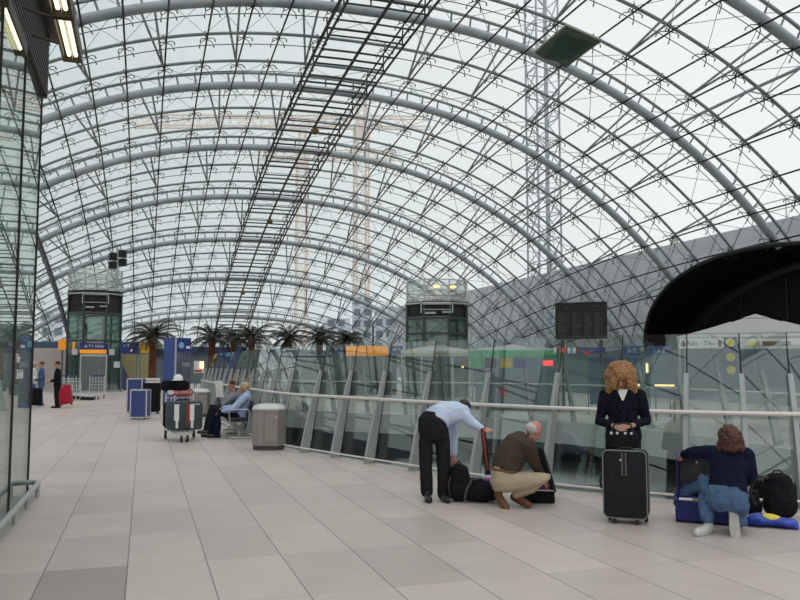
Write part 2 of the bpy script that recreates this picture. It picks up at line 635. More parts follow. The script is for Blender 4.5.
for a in TL:
    mb = MB()
    for r in line_t(a, -0.21): mb.tube(r, 0.035, 5)
    if mb.v: mb.build('roof_cable', M_cable, ceiling, smooth=True)
mb = MB()
for r in line_t(65.45, 0.02, 7, 20): mb.tube(r, .17, 8)
mb.build('long_beam', mat('beam_blue', (.12, .17, .24), .5), ceiling, smooth=True)
mb = MB()
for r in line_t(114.1, 0.75, -7, 12): mb.tube(r, .065, 6)
truss = mb.build('long_truss', M_arch, ceiling, smooth=True)
mb = MB()
for k in range(-7, 12):
    for (ya, yb) in ((0, 1.25), (2.5, 1.25)):
        p, q = surf(114.1, rowY(k) + ya, .05), surf(114.1, rowY(k) + yb, .75)
        if ok(p) and ok(q): mb.tube([p, q], .028, 4)
if mb.v: mb.build('lattice_web', M_purlin, truss)
mb = MB()
for k in KS:
    for r in line_y(rowY(k), -0.38): mb.tube(r, 0.019, 4)
mb.build('glazing_joint', M_joint, ceiling)
for k in KS:
    Y = rowY(k)
    if k % 3 == 0:
        mb = MB()
        for r in line_y(Y, 0.05): mb.tube(r, 0.175, 10)
        arch = mb.build('roof_arch', M_arch, ceiling, smooth=True)
        mb = MB()
        for r in line_y(Y, 0.62): mb.tube(r, 0.065, 6)
        for i in range(len(TL) - 1):
            for a in (TL[i], (TL[i] + TL[i + 1]) / 2):
                p, q = surf(a, Y, 0.05), surf(a, Y, 0.62)
                if ok(p) and ok(q): mb.tube([p, q], 0.04, 4)
        mb.build('upper_chord', M_purlin, arch, smooth=True)
    elif k >= -8:
        mb = MB()
        for r in line_y(Y, 0.05): mb.tube(r, 0.062, 7)
        mb.build('purlin', M_purlin, ceiling, smooth=True)


def place_members(name, items, m, keep=100):
    """items: (score, builder(mb)); the ones that show largest are parts of their own, the rest is one part"""
    items = sorted(items, key=lambda q: -q[0])
    for sc_, fn in items[:keep]:
        mb = MB(); fn(mb); mb.build(name, m, ceiling)
    if len(items) > keep:
        mb = MB()
        for sc_, fn in items[keep:]: fn(mb)
        o = mb.build(name, m, ceiling); o['kind'] = 'stuff'


def score(p):
    s = seen(p)
    if s is None: return 0
    x, y, k = s
    return (1.0 if -10 < x < 810 and -10 < y < 360 else 0.02) / k


spiders, struts, rods = [], [], []
for k in KS:
    if k < -6: continue
    Y = rowY(k)
    for i, a in enumerate(TL):
        p = surf(a, Y, 0.0)
        if not ok(p) or p.z < 1.0 or not ok(surf(a, Y, -.3)): continue
        s = seen(p)
        if s is None or s[2] > 75 or s[2] < 12: continue

        def spider(mb, a=a, Y=Y):
            p0 = surf(a, Y, 0.16); p1 = surf(a, Y, -0.14)
            mb.tube([p0, p1], 0.032, 5)
            dt = (surf(a + .5, Y) - surf(a - .5, Y)).normalized()
            dy = (surf(a, Y + .5) - surf(a, Y - .5)).normalized()
            nn = (p0 - p1).normalized()
            for sx in (-1, 1):
                for sy in (-1, 1):
                    e = p1 + dt * (.26 * sx) + dy * (.26 * sy) - nn * .15
                    mb.tube([p1, p1 + dt * (.2 * sx) + dy * (.17 * sy) - nn * .045, e], [.021, .018, .016], 4)
                    mb.tube([e + nn * .02, e - nn * .09], 0.024, 4)
        spiders.append((score(p), spider))
    if k % 3 == 0:
        for i in range(len(TL) - 1):
            a, b = TL[i], TL[i + 1]
            if i % 2 == 0:
                tgt = surf(a, Y + 5.0, 0.05)
                for off in (1.6, 0.75):
                    st = surf(a - off, Y, 0.05 - .1)
                    if ok(st) and ok(tgt) and tgt.z > 1:
                        def strut(mb, p=st, q=tgt): mb.tube([p, q], 0.045, 6)
                        struts.append((score((st + tgt) / 2), strut))
            for (u, w) in ((a, b), (b, a)):
                p, q = surf(u, Y, 0.3), surf(w, Y + 2.5, 0.05)
                p2, q2 = surf(u, Y, 0.3), surf(w, Y - 2.5, 0.05)
                for (m0, m1) in ((p, q), (p2, q2)):
                    if ok(m0) and ok(m1) and m1.z > 1 and k >= -3:
                        def rod(mb, m0=m0, m1=m1): mb.tube([m0, m1], 0.011, 4)
                        rods.append((score((m0 + m1) / 2), rod))
place_members('spider_fitting', spiders, M_spider)
place_members('strut', struts, M_arch)
place_members('brace_rod', rods, M_rod)

# ------------------------------------------------------------------ maintenance gantry hung under the roof
gan = thing('maintenance_gantry', 'long dark ladder-like maintenance gantry slung under the crown of the glass roof', 'gantry', (0, 0, 0))
G1, GM, G2 = 88.4, 90.1, 92.2
for a, d, r in ((G1, -.45, .036), (G1, -.85, .045), (G2, -.45, .036), (G2, -.85, .045)):
    mb = MB()
    for q in line_t(a, d, -14, 20): mb.tube(q, r, 6)
    mb.build('side_rail', M_gantry, gan, smooth=True)
mb = MB()
for q in line_t(GM, -.95, -14, 20): mb.tube(q, .058, 6)
mb.build('centre_rail', M_gantry, gan, smooth=True)
k = 0
y = rowY(-6) + .3
nr = 0
stuffr = MB()
while y < rowY(19):
    mb = MB() if nr < 96 else stuffr
    p = [surf(a, y, -.85) for a in (G1, GM, G2)]
    mb.tube(p, .035, 5)
    if k % 2 == 0:
        q = [surf(a, y + .3, -.45) for a in (G1, GM, G2)]
        mb.tube(q, .045, 5)
        for a in (G1, G2): mb.tube([surf(a, y + .3, -.05), surf(a, y + .3, -.85)], .03, 4)
    if nr < 96: mb.build('rung', M_gantry, gan)
    nr += 1
    k += 1
    y += 1.25
if stuffr.v: stuffr.build('rung', M_gantry, gan)['kind'] = 'stuff'
for i, (yy, lab) in enumerate(((36.0, 'small brown beacon lamp under the gantry, nearest the top edge of the view'),
                               (50.0, 'small brown beacon lamp under the gantry, middle one of three'),
                               (64.0, 'small brown beacon lamp under the gantry, lowest and farthest off'))):
    p = surf(GM, yy, -1.0)
    b = thing('beacon_lamp', lab.replace('nearest', 'closest to'), 'lamp', p, 0, 'beacon lamps under the gantry')
    MB().ell((0, 0, -.2), (.2, .2, .16)).build('lamp_shade', M_beacon, b, smooth=True)
    MB().cyl((0, 0, -.1), .07, .2, 8).build('bracket', M_gantry, b)

# green sheet closing one pane
yA, yB = 23.55, 26.1
tA, tB = 100.45, 103.4
g = MB()
c00, c10, c11, c01 = surf(tA + .15, yA + .1, -.32), surf(tB - .1, yA + .1, -.32), surf(tB - .1, yB, -.32), surf(tA + .15, yB, -.32)
cc = (c00 + c10 + c11 + c01) / 4
shp = thing('green_sheet', 'dark green sheet filling one pane of the glass roof', 'sheet', cc)
nn = (c10 - c00).cross(c01 - c00).normalized()
if nn.z < 0: nn = -nn
rows = []
N = 12
for i in range(N + 1):
    row = []
    for j in range(N + 1):
        u, w = i / N, j / N
        p = c00 * (1 - u) * (1 - w) + c10 * u * (1 - w) + c11 * u * w + c01 * (1 - u) * w
        sag = .16 * math.sin(pi * u) * math.sin(pi * w) + .03 * math.sin(9 * u + 5 * w)
        row.append(p - nn * sag - cc)
    rows.append(row)
vs = [p for r in rows for p in r]; n1 = N + 1
fs = [(i * n1 + j, (i + 1) * n1 + j, (i + 1) * n1 + j + 1, i * n1 + j + 1) for i in range(N) for j in range(N)]
so = MB().add(vs, fs).build('cloth', M_green, shp, smooth=True, autosmooth=False)
md = so.modifiers.new('t', 'SOLIDIFY'); md.thickness = .02
fr = MB()
for (p, q) in ((c00, c10), (c10, c11), (c11, c01), (c01, c00)):
    fr.tube([p - cc + nn * .03, q - cc + nn * .03], .045, 4)
fr.build('edge_frame', M_cream, shp)

# ------------------------------------------------------------------ floor with the oval opening, balustrades


def catmull(P, n=10):
    P = [V((*p, 0)) for p in P]
    out = []
    for i in range(len(P) - 1):
        p0, p1, p2, p3 = P[max(i - 1, 0)], P[i], P[i + 1], P[min(i + 2, len(P) - 1)]
        for k in range(n):
            u = k / n
            out.append(.5 * ((2 * p1) + (-p0 + p2) * u + (2 * p0 - 5 * p1 + 4 * p2 - p3) * u * u + (-p0 + 3 * p1 - 3 * p2 + p3) * u ** 3))
    out.append(P[-1])
    return out


NEAR = [(2.0, 31), (2.05, 28), (2.2, 23), (2.38, 19), (2.67, 15.78), (3.2, 14.0), (3.88, 12.16), (4.45, 10.75), (5.07, 9.5), (5.48, 8.87), (5.9, 8.33), (6.4, 7.85), (7.1, 7.37), (8.0, 6.9), (9.0, 6.6)]
FAR = [(9.0, 6.6), (10.2, 7.2), (11.2, 9.2), (11.9, 12.5), (12.1, 16), (11.8, 19.5), (10.4, 22.2), (8.5, 24.4), (6.5, 26.6), (4.6, 29.6), (3.4, 31.6), (2.5, 31.9), (2.0, 31)]
near, far = catmull(NEAR), catmull(FAR)
loop = near[:-1] + far[:-1]
bm = bmesh.new()
outer = [bm.verts.new(p) for p in ((-16, -20, 0), (30.5, -20, 0), (30.5, 80, 0), (-16, 80, 0))]
inner = [bm.verts.new(p) for p in loop]
ed = []
for ring in (outer, inner):
    for i in range(len(ring)): ed.append(bm.edges.new((ring[i], ring[(i + 1) % len(ring)])))
bmesh.ops.triangle_fill(bm, use_beauty=True, edges=ed)
bmesh.ops.recalc_face_normals(bm, faces=bm.faces)
me = bpy.data.meshes.new('floor'); bm.to_mesh(me); bm.free()
if me.polygons[0].normal.z < 0: me.flip_normals()
me.materials.append(M_floor)
fl = bpy.data.objects.new('floor', me); col.objects.link(fl); fl['kind'] = 'structure'
# slab edge round the opening
mb = MB()
n = len(loop)
cen = V((6.5, 18, 0))
prof = []
for p in loop:
    d = (cen - p).normalized()
    prof.append([p + V((0, 0, -.002)), p + d * .16 + V((0, 0, -.002)), p + d * .16 + V((0, 0, -.62)), p - d * .3 + V((0, 0, -.62))])
for i in range(n):
    a, b = prof[i], prof[(i + 1) % n]
    for j in range(3): mb.add([a[j], b[j], b[j + 1], a[j + 1]], [(0, 1, 2, 3)])
mb.build('trim_1', M_slab)['kind'] = 'structure'
# storey below
mb = MB(); mb.box((7, 30, -5.6), (60, 110, .2)); mb.build('floor_lower', M_lowfloor)['kind'] = 'structure'
mb = MB()
for c, s in (((-16, 30, -3), (.3, 110, 5.4)), ((30, 30, -3), (.3, 110, 5.4)), ((7, 60, -3), (60, .3, 5.4)), ((7, -20, -3), (60, .3, 5.4))): mb.box(c, s)
mb.build('wall_lower', M_bluegrey)['kind'] = 'structure'
mb = MB(); mb.box((11.0, 21.5, -1.75), (9.0, 5.0, .5), rz=-.5); mb.build('floor_mezzanine', M_slab)['kind'] = 'structure'


def arclen(c):
    s = [0.0]
    for i in range(1, len(c)): s.append(s[-1] + (c[i] - c[i - 1]).length)
    return s


def atlen(c, s, x):
    x = max(0, min(s[-1] - 1e-4, x))
    for i in range(len(c) - 1):
        if s[i + 1] >= x:
            u = (x - s[i]) / (s[i + 1] - s[i])
            p = c[i].lerp(c[i + 1], u)
            d = (c[i + 1] - c[i]).normalized()
            return p, d
    return c[-1], (c[-1] - c[-2]).normalized()


LEAN = .18


def balustrade(curve, stations, label, below, phandrail=1.04):
    s = arclen(curve)
    org = curve[len(curve) // 2]
    root = thing('glass_balustrade', label, 'railing', org, 0, None)

    def pt(x, z, off=0.0):
        p, d = atlen(curve, s, x)
        nrm = V((-d.y, d.x, 0))
        if nrm.dot(cen - p) < 0: nrm = -nrm
        return p + nrm * (off + LEAN * z) + V((0, 0, z)) - org
    for i, x in enumerate(stations):
        # tapered fin, standing proud of the glass on the hall side
        p, d = atlen(curve, s, x)
        d = d * .028
        mb = MB()
        rings = []
        for z, dep in ((below, .19), (.5, .155), (1.0, .105), (1.50, .04)):
            q0, q1 = pt(x, z, -.03 - dep), pt(x, z, -.03)
            rings.append([q0 - d, q0 + d, q1 + d, q1 - d])
        mb.loft(rings)
        post = mb.build('post', M_post, root)
        if i + 1 < len(stations):
            x2 = stations[i + 1]
            mb = MB()
            nseg = 1
            e = .012
            lo, hi = -.45, 1.98
            a, b, c, d2 = pt(x + e, lo), pt(x2 - e, lo), pt(x2 - e, hi), pt(x + e, hi)
            th = (pt((x + x2) / 2, 0, .012) - pt((x + x2) / 2, 0, 0))
            mb.extrude_poly([a, b, c, d2], th)
            mb.build('glass_panel', M_railglass, root)
            mb = MB()
            ea, eb = pt(x2, 0.0, .0), pt(x2, hi, .0)
            mb.tube([ea, eb], .0085, 4)
            mb.build('joint_strip', M_dark, root)
    xs = []
    x = stations[0]
    while x < stations[-1]: xs.append(x); x += .3
    xs.append(stations[-1])
    hb = MB()
    rings = []
    for x in xs:
        c = pt(x, phandrail, -.165)
        p, d = atlen(curve, s, x); nr = V((-d.y, d.x, 0))
        rings.append([c + nr * (.024 * math.cos(2 * pi * k / 10)) + V((0, 0, .026 * math.sin(2 * pi * k / 10))) for k in range(10)])
    hb.loft(rings)
    hb.build('handrail', M_rail, root, smooth=True)
    MB().tube([pt(x, .10, -.24) for x in xs], .014, 8).build('foot_rail', M_rail, root, smooth=True)
    return root


st_near = [1.7 + 1.2 * i for i in range(10)] + [13.7, 14.98, 16.36, 17.38, 18.39, 19.53, 20.80, 22.0, 22.9, 23.75, 24.4, 24.95, 25.6, 26.3, 27.0]
balustrade(near, st_near, 'tilted glass balustrade with pale round handrail beside the travellers', -.12)
lf = arclen(far)[-1]
balustrade(far, [0.3 + 1.45 * i for i in range(int((lf - .3) / 1.45))] + [lf - .1], 'tilted glass balustrade on the opposite side of the floor opening', -.55)

# ------------------------------------------------------------------ hall edges
mb = MB(); mb.box((3.0, 72, 1.45), (38, .4, 2.9)); mb.build('wall_far', M_bluegrey)['kind'] = 'structure'
mb = MB(); mb.box((3.0, 71.6, 2.75), (37, .3, .45)); mb.build('trim_2', M_navy)['kind'] = 'structure'
mb = MB(); mb.box((24.2, 28, 1.15), (.4, 88, 2.3)); mb.build('wall_right', M_bluegrey)['kind'] = 'structure'
mb = MB(); mb.box((-11.5, 30, 1.2), (.4, 84, 2.4)); mb.build('wall_left', M_bluegrey)['kind'] = 'structure'

# passage mouth: black vault running away through the side of the roof
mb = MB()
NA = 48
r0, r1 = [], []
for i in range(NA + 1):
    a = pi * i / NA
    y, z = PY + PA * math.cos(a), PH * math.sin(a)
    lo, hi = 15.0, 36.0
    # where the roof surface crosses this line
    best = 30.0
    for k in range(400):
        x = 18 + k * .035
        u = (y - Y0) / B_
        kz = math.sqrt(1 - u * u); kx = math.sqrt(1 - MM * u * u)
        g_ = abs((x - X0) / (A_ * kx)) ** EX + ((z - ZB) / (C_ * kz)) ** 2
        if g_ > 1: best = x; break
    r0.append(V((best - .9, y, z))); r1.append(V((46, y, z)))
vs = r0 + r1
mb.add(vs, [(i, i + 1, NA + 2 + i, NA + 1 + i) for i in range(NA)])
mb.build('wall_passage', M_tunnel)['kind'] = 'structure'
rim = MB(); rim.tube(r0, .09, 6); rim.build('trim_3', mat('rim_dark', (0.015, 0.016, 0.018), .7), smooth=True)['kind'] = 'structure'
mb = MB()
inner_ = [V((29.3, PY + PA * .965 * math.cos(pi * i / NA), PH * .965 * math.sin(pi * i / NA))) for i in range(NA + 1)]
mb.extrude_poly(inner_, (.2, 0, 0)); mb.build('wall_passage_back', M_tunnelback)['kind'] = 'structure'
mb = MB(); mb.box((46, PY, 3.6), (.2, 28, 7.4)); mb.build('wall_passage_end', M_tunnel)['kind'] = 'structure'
for i in range(7):
    mb = MB(); y = PY - 9 + 3.1 * i; h = PH * .95 * math.sqrt(max(.05, 1 - ((y - PY) / PA) ** 2)) - .1
    mb.box((29.25, y, h / 2), (.09, .09, h)); mb.build('trim_%d' % (4 + i), M_lampbody)['kind'] = 'structure'

# neighbouring metal roof outside, running alongside the hall
mb = MB()
ys = [-10 + 1.0 * i for i in range(125)]
prev = None
nb = thing('neighbouring_roof', 'long pale grey metal roof outside the glass, behind the dark arch', 'building', (32, 45, 0))
prof = []
for y in ys:
    zlo = PH * math.sqrt(1 - ((y - PY) / PA) ** 2) if abs(y - PY) < PA else 0.0
    ring = []
    for i in range(9):
        w = i / 8
        z = zlo + (9.55 - zlo) * w
        x = 30.6 + 2.4 * (z / 9.55) ** 2
        ring.append(V((x - 32, y - 45, z)))
    ring += [V((36 - 32, y - 45, 10.2)), V((46 - 32, y - 45, 10.4))]
    prof.append(ring)
m = len(prof[0])
mb.add([p for r in prof for p in r], [(i * m + j, i * m + j + 1, (i + 1) * m + j + 1, (i + 1) * m + j) for i in range(len(prof) - 1) for j in range(m - 1)])
mb.build('roof_sheet', M_outroof, nb, smooth=True)
mb = MB()
for i in range(0, 60):
    y = ys[0] + 2.0 * i
    zlo = PH * math.sqrt(1 - ((y - PY) / PA) ** 2) if abs(y - PY) < PA else 0.0
    mb.tube([(30.55 + 2.4 * (z / 9.55) ** 2 - 32, y - 45, z) for z in [zlo + (9.55 - zlo) * q / 6 for q in range(7)]], .035, 4)
mb.build('standing_seam', mat('seam', (.31, .315, .33), .6), nb)
r_ = ray(673.5, 241); p = EYE + r_ * (34.5 / r_.x)
v = thing('roof_vent', 'small cream vent cap on top of the neighbouring metal roof', 'vent', (p.x, p.y, p.z))
MB().lathe([(.24, -.3), (.24, 0), (.30, .02), (.30, .22), (.2, .30)], n=12).build('cap', M_cream, v, smooth=True)
# guard rail on the neighbouring roof
gr = thing('roof_guardrail', 'thin pale guard rail on the edge of the neighbouring metal roof', 'railing', (35.5, 38, 10.2))
for z in (.55, 1.1): MB().tube([(0, -9, z), (0, 1.8, z)], .04, 6).build('rail', M_alu, gr)
for y in (-9, -6.3, -3.6, -.9, 1.8): MB().tube([(0, y, -.1), (0, y, 1.1)], .04, 6).build('post', M_alu, gr)


# ------------------------------------------------------------------ outside: cranes, facades
def lattice(mb, p0, p1, w, step, r, side=None):
    p0, p1 = V(p0), V(p1)
    d = (p1 - p0); L = d.length; d.normalize()
    u = d.orthogonal().normalized() if side is None else V(side).normalized()
    x = d.cross(u)
    cs = [(u * a + x * b) * (w / 2) for a, b in ((1, 1), (1, -1), (-1, -1), (-1, 1))]
    for c in cs: mb.tube([p0 + c, p1 + c], r * 1.6, 4)
    n = int(L / step)
    for i in range(n):
        a, b = p0 + d * (i * step), p0 + d * ((i + 1) * step)
        for j in range(4):
            c, e = cs[j], cs[(j + 1) % 4]
            mb.tube([a + c, a + e], r, 3)
            mb.tube([a + c, b + e] if i % 2 else [a + e, b + c], r, 3)


gp = at(545, 280, 62)
cr = thing('lattice_mast', 'tall grey lattice mast outside, rising behind the neighbouring roof', 'mast', (gp.x, gp.y, 0))
mb = MB(); lattice(mb, (0, 0, 0), (0, 0, 42), 1.9, 1.9, .055, (1, 0, 0)); mb.build('lattice_tower', M_crane, cr)
mb = MB(); mb.tube([(.3, 0, 0), (.3, 0, 42)], .12, 5); mb.tube([(-.35, .2, 0), (-.35, .2, 42)], .09, 5); mb.build('cable_duct', M_crane, cr)
for (xm, k, top, jl, jr, lab) in ((361, 120, 118, -33, 10, 'tan tower crane outside the glass with long jib, standing beyond the palms'),
                                  (301, 150, 152, -8, 18, 'faint tan tower crane outside the glass, farther off and lower than the long-jibbed one')):
    gp = at(xm, 300, k)
    c = thing('tower_crane', lab, 'crane', (gp.x, gp.y, 0), 0, 'tower cranes outside the glass roof')
    hz = at(xm, top, k).z
    mb = MB(); lattice(mb, (0, 0, 0), (0, 0, hz), 1.9, 2.4, .10, (1, 0, 0)); mb.build('mast', M_cranetan, c)
    mb = MB(); lattice(mb, (jl, -jl * .3, hz), (jr, -jr * .3, hz), 1.6, 2.4, .09, (0, 0, 1)); mb.build('jib', M_cranetan, c)
    mb = MB(); mb.box((.0, 0, hz - 1.6), (1.8, 1.8, 2.0)); mb.build('cab', M_cranetan, c)
    mb = MB(); lattice(mb, (0, 0, hz), (0, 0, hz + 6), 1.2, 2, .08, (1, 0, 0)); mb.build('apex_frame', M_cranetan, c)

for (xa, xb, yt, k, lab) in ((326, 350, 318, 110, 'pale low facade outside beyond the palms'), (352, 372, 296, 112, 'bluish tower-like facade outside, narrowest one beyond the palms'),
                             (374, 400, 306, 108, 'pale facade outside with grey window rows near the second lift'), (40, 62, 308, 100, 'pale grey facade outside beyond the first lift')):
    a, b = at(xa, 360, k), at(xb, 360, k)
    w = (b - a).length; h = at(xa, yt, k).z
    mid = (a + b) / 2
    f = thing('office_facade', lab, 'building', (mid.x, mid.y, 0), azim(mid), 'buildings seen through the end of the roof')
    MB().box((0, 3, h / 2), (w, 6, h)).build('body', M_wall_out, f)
    mb = MB()
    for i in range(int(h / 1.6)):
        for j in range(max(2, int(w / 1.4))): mb.box((-w / 2 + .7 + j * 1.4, -.02, 1 + i * 1.6), (.9, .06, .9))
    mb.build('window_row', M_bluegrey, f)


# ------------------------------------------------------------------ glass porch on the near edge, its louvred box and lamps
def zat(X, Y, ypx):
    """height at which a plumb line over (X, Y) stands at picture row ypx"""
    lo, hi = -2, 30
    for _ in range(50):
        m_ = (lo + hi) / 2
        if seen((X, Y, m_))[1] > ypx: lo = m_
        else: hi = m_
    return lo


GX, GY = -1.36, 11.1
ZL = 5.08
porch = thing('glass_porch', 'tall greenish glass porch with louvred bronze box on top', 'porch', (GX, GY, 0))
edges = [0, -1.5, -3.0, -4.5, -6.0]
for a, b in zip(edges, edges[1:]):
    MB().box((0, (a + b) / 2, ZL / 2), (.02, abs(b - a) - .02, ZL)).build('glass_panel', M_porchglass, porch)
for a in edges[:4]:
    MB().box((.004, a, ZL / 2), (.035, .03, ZL)).build('corner_strip' if a == 0 else 'joint_strip', M_dark, porch)
for a, b in ((0, -1.6), (-1.6, -3.2)):
    MB().box(((a + b) / 2, 0, ZL / 2), (abs(b - a) - .03, .02, ZL)).build('glass_panel', M_porchglass, porch)
    MB().box((b, 0, ZL / 2), (.03, .035, ZL)).build('joint_strip', M_dark, porch)
MB().box((-3.2, -3, ZL / 2), (.02, 6, ZL)).build('glass_panel', M_porchglass, porch)
MB().tube([(-.5, -5.8, 1.42), (-.5, -1.62, 1.42)], .035, 8).build('inner_rail', M_rail, porch)
for y in (-1.7, -3.5, -5.4): MB().tube([(-.5, y, 0), (-.5, y, 1.42)], .025, 8).build('rail_post', M_rail, porch)
MB().box((-1.6, -3.2, ZL + .03), (3.2, 6.2, .06)).build('soffit', M_soffit, porch)
ZT = ZL + .85
mb = MB()
for i in range(12):
    z = ZL + .05 + i * .07
    mb.box((.035, -3.1, z), (.06, 6.3, .03))
    mb.box((-1.6, .07, z), (3.3, .06, .03))
mb.build('louvre_slats', M_louvre, porch)
MB().box((.0, -3.1, ZL + .43), (.03, 6.3, .84)).build('louvre_backing', M_lampbody, porch)
MB().box((-1.6, .03, ZL + .43), (3.3, .03, .84)).build('louvre_backing', M_lampbody, porch)
MB().box((.035, .07, ZL + .44), (.06, .06, .86)).build('corner_post', M_louvre, porch)
MB().box((-1.55, -3.1, ZT), (3.5, 6.6, .05)).build('top_cover', M_louvre, porch)
r = ray(18, 364); p = EYE + r * (GX / r.x)
lettering('Flur', .15, M_tag, porch, (.016, p.y - GY - .1, p.z + .06), (pi / 2, 0, pi / 2))
lettering('Zu-Lisch', .15, M_tag, porch, (.016, p.y - GY + .06, p.z - .12), (pi / 2, 0, pi / 2))


def lamp(loc, L, lab, hang):
    t = thing('strip_lamp', lab, 'lamp', loc, 0, 'bronze fluorescent strip lamps')
    mb = MB()
    mb.box((0, 0, .10), (.18, L, .02)); mb.box((-.09, 0, .04), (.02, L, .14)); mb.box((.09, 0, .04), (.02, L, .14))
    mb.box((0, -L / 2, .04), (.20, .02, .14)); mb.box((0, L / 2, .04), (.20, .02, .14))
    mb.build('housing', M_lampbody, t)
    for x in (-.035, .035): MB().tube([(x, -L / 2 + .06, .03), (x, L / 2 - .06, .03)], .022, 8).build('tube', M_tube, t, smooth=True)
    MB().box((0, 0, .03), (.006, L - .06, .07)).build('reflector', M_alu, t)
    if hang:
        for y in (-L * .3, L * .3): MB().tube([(-.13, y, .08), (-.13 - hang, y, .14)], .014, 6).build('bracket', M_lampbody, t)
    return t


LZ = 4.98
p = EYE + ray(68, 39) * ((LZ - 1.6) / ray(68, 39).z)
lamp((p.x, p.y + .02, LZ), 1.15, 'bronze strip lamp hanging outside the louvred box, whole in view', p.x - GX - .26)
lamp((p.x, p.y - 1.2, LZ), 1.15, 'bronze strip lamp hanging outside the louvred box, cut by the top edge', p.x - GX - .26)
p = EYE + ray(8, 28) * ((ZL - .10 - 1.6) / ray(8, 28).z)
lamp((p.x, p.y, ZL - .12), 1.25, 'bronze strip lamp fixed under the porch soffit behind glass', 0)

gr = thing('guard_rail', 'low steel guard rail along the foot of the glass porch', 'railing', (-1.20, 10.9, 0))
path = [(0, -5.5, .155), (0, -.1, .155)] + [(-.16 + .16 * math.cos(a), -.1 + .16 * math.sin(a), .155) for a in (.3, .6, .9, 1.2, 1.57)] + [(-.9, .06, .155)]
MB().tube(path, .032, 10).build('rail', M_post, gr, smooth=True)
for y in (-.12, -1.0, -1.9, -3.0, -4.2): MB().cyl((0, y, 0), .028, .15, 10).build('leg', M_post, gr, smooth=True)
MB().cyl((-.75, .06, 0), .028, .15, 10).build('leg', M_post, gr, smooth=True)


# ------------------------------------------------------------------ glass lifts
def ring8(r, z, c=(0, 0), n=8, ph=pi / 8):
    return [V((c[0] + r * math.cos(ph + 2 * pi * k / n), c[1] + r * math.sin(ph + 2 * pi * k / n), z)) for k in range(n)]


def lift(loc, r, zt, zm0, zm1, label, sign):
    t = thing('glass_lift', label, 'lift', loc, azim(loc))
    MB().loft([ring8(r + .25, 0), ring8(r + .25, .12)]).build('plinth', M_post, t)
    R8 = ring8(r, 0)
    for k in range(8):
        a, b = R8[k], R8[(k + 1) % 8]
        d = (b - a).normalized() * .04
        nrm = V((a.y - b.y, b.x - a.x, 0)).normalized() * .025
        MB().extrude_poly([a + d + V((0, 0, .12)), b - d + V((0, 0, .12)), b - d + V((0, 0, zm0)), a + d + V((0, 0, zm0))], nrm).build('glass_panel', M_shaftglass, t)
        MB().tube([a + V((0, 0, .1)), a + V((0, 0, zm1))], .06, 6).build('frame_post', M_liftframe, t)
    for x in (-.95, -.5, .5, .95):
        MB().box((x, .25, zm0 / 2), (.12, .12, zm0 - .2)).build('guide_rail', M_liftframe, t)
    for z in (3.05, zm0 - .1):
        MB().loft([ring8(r + .03, z - .05), ring8(r + .03, z + .05)]).build('ring_beam', M_liftframe, t)
    mb = MB()
    mb.loft([ring8(r * .94, zm0), ring8(r * .94, zm1)])
    mb.build('machine_room', M_machine, t)
    mb = MB(); mb.loft([ring8(r + .12, zm0 + (zm1 - zm0) * .82), ring8(r + .12, zm0 + (zm1 - zm0) * .82 + .06)]); mb.build('walkway', M_alu, t)
    for x, z_, w_, h_ in ((0, .78, 1.5, .05), (-.72, .55, .06, .5), (.72, .55, .06, .5), (0, .42, 1.3, .04), (-.3, .2, .5, .10), (.45, .25, .4, .08)):
        MB().box((x, -r * .95, zm0 + (zm1 - zm0) * z_), (w_, .1, h_)).build('machine_bar', M_post, t)
    for k in range(8):
        a, b = ring8(r, 0)[k], ring8(r, 0)[(k + 1) % 8]
        MB().extrude_poly([a + V((0, 0, zm1)), b + V((0, 0, zm1)), b + V((0, 0, zt)), a + V((0, 0, zt))], (a + b).normalized() * -.02).build('parapet_panel', M_paleglass, t)
        MB().tube([a + V((0, 0, zm1)), a + V((0, 0, zt + .03))], .035, 6).build('parapet_post', M_alu, t)
    mb = MB()
    for z in (zm1 + .1, (zm1 + zt) / 2, zt): mb.tube(ring8(r, z) + [ring8(r, z)[0]], .03, 5)
    mb.build('parapet_rail', M_alu, t)
    # car and doors
    MB().box((0, .15, 1.15), (1.5, 1.3, 2.2)).build('car', M_liftframe, t)
    yf = -r * .93
    MB().box((0, yf - .02, 1.12), (1.5, .10, 2.2)).build('door_frame', M_alu, t)
    for i in range(4):
        MB().box((-.51 + .34 * i, yf - .09, 1.08), (.32, .05, 2.05)).build('door', M_liftdoor, t)
    if sign:
        MB().box((0, yf - .09, 2.70), (1.55, .06, .36)).build('floor_sign', M_signblue, t)
        MB().box((-.04, yf - .11, 2.39), (1.45, .06, .22)).build('orange_strip', M_orange, t)
        lettering('A-T1 Halle', .24, M_tag, t, (0, yf - .125, 2.70))
        for x in (-1.05, 1.0): MB().box((x, yf - .05, 2.36), (.30, .12, .34)).build('indicator_box', M_alu, t)
        MB().box((1.30, yf + .33, 1.62), (.34, .03, .36)).build('notice', M_tag, t)
        MB().box((-1.12, yf + .05, 2.7), (.10, .1, .5)).build('pillar_sign', M_orange, t)
    return t


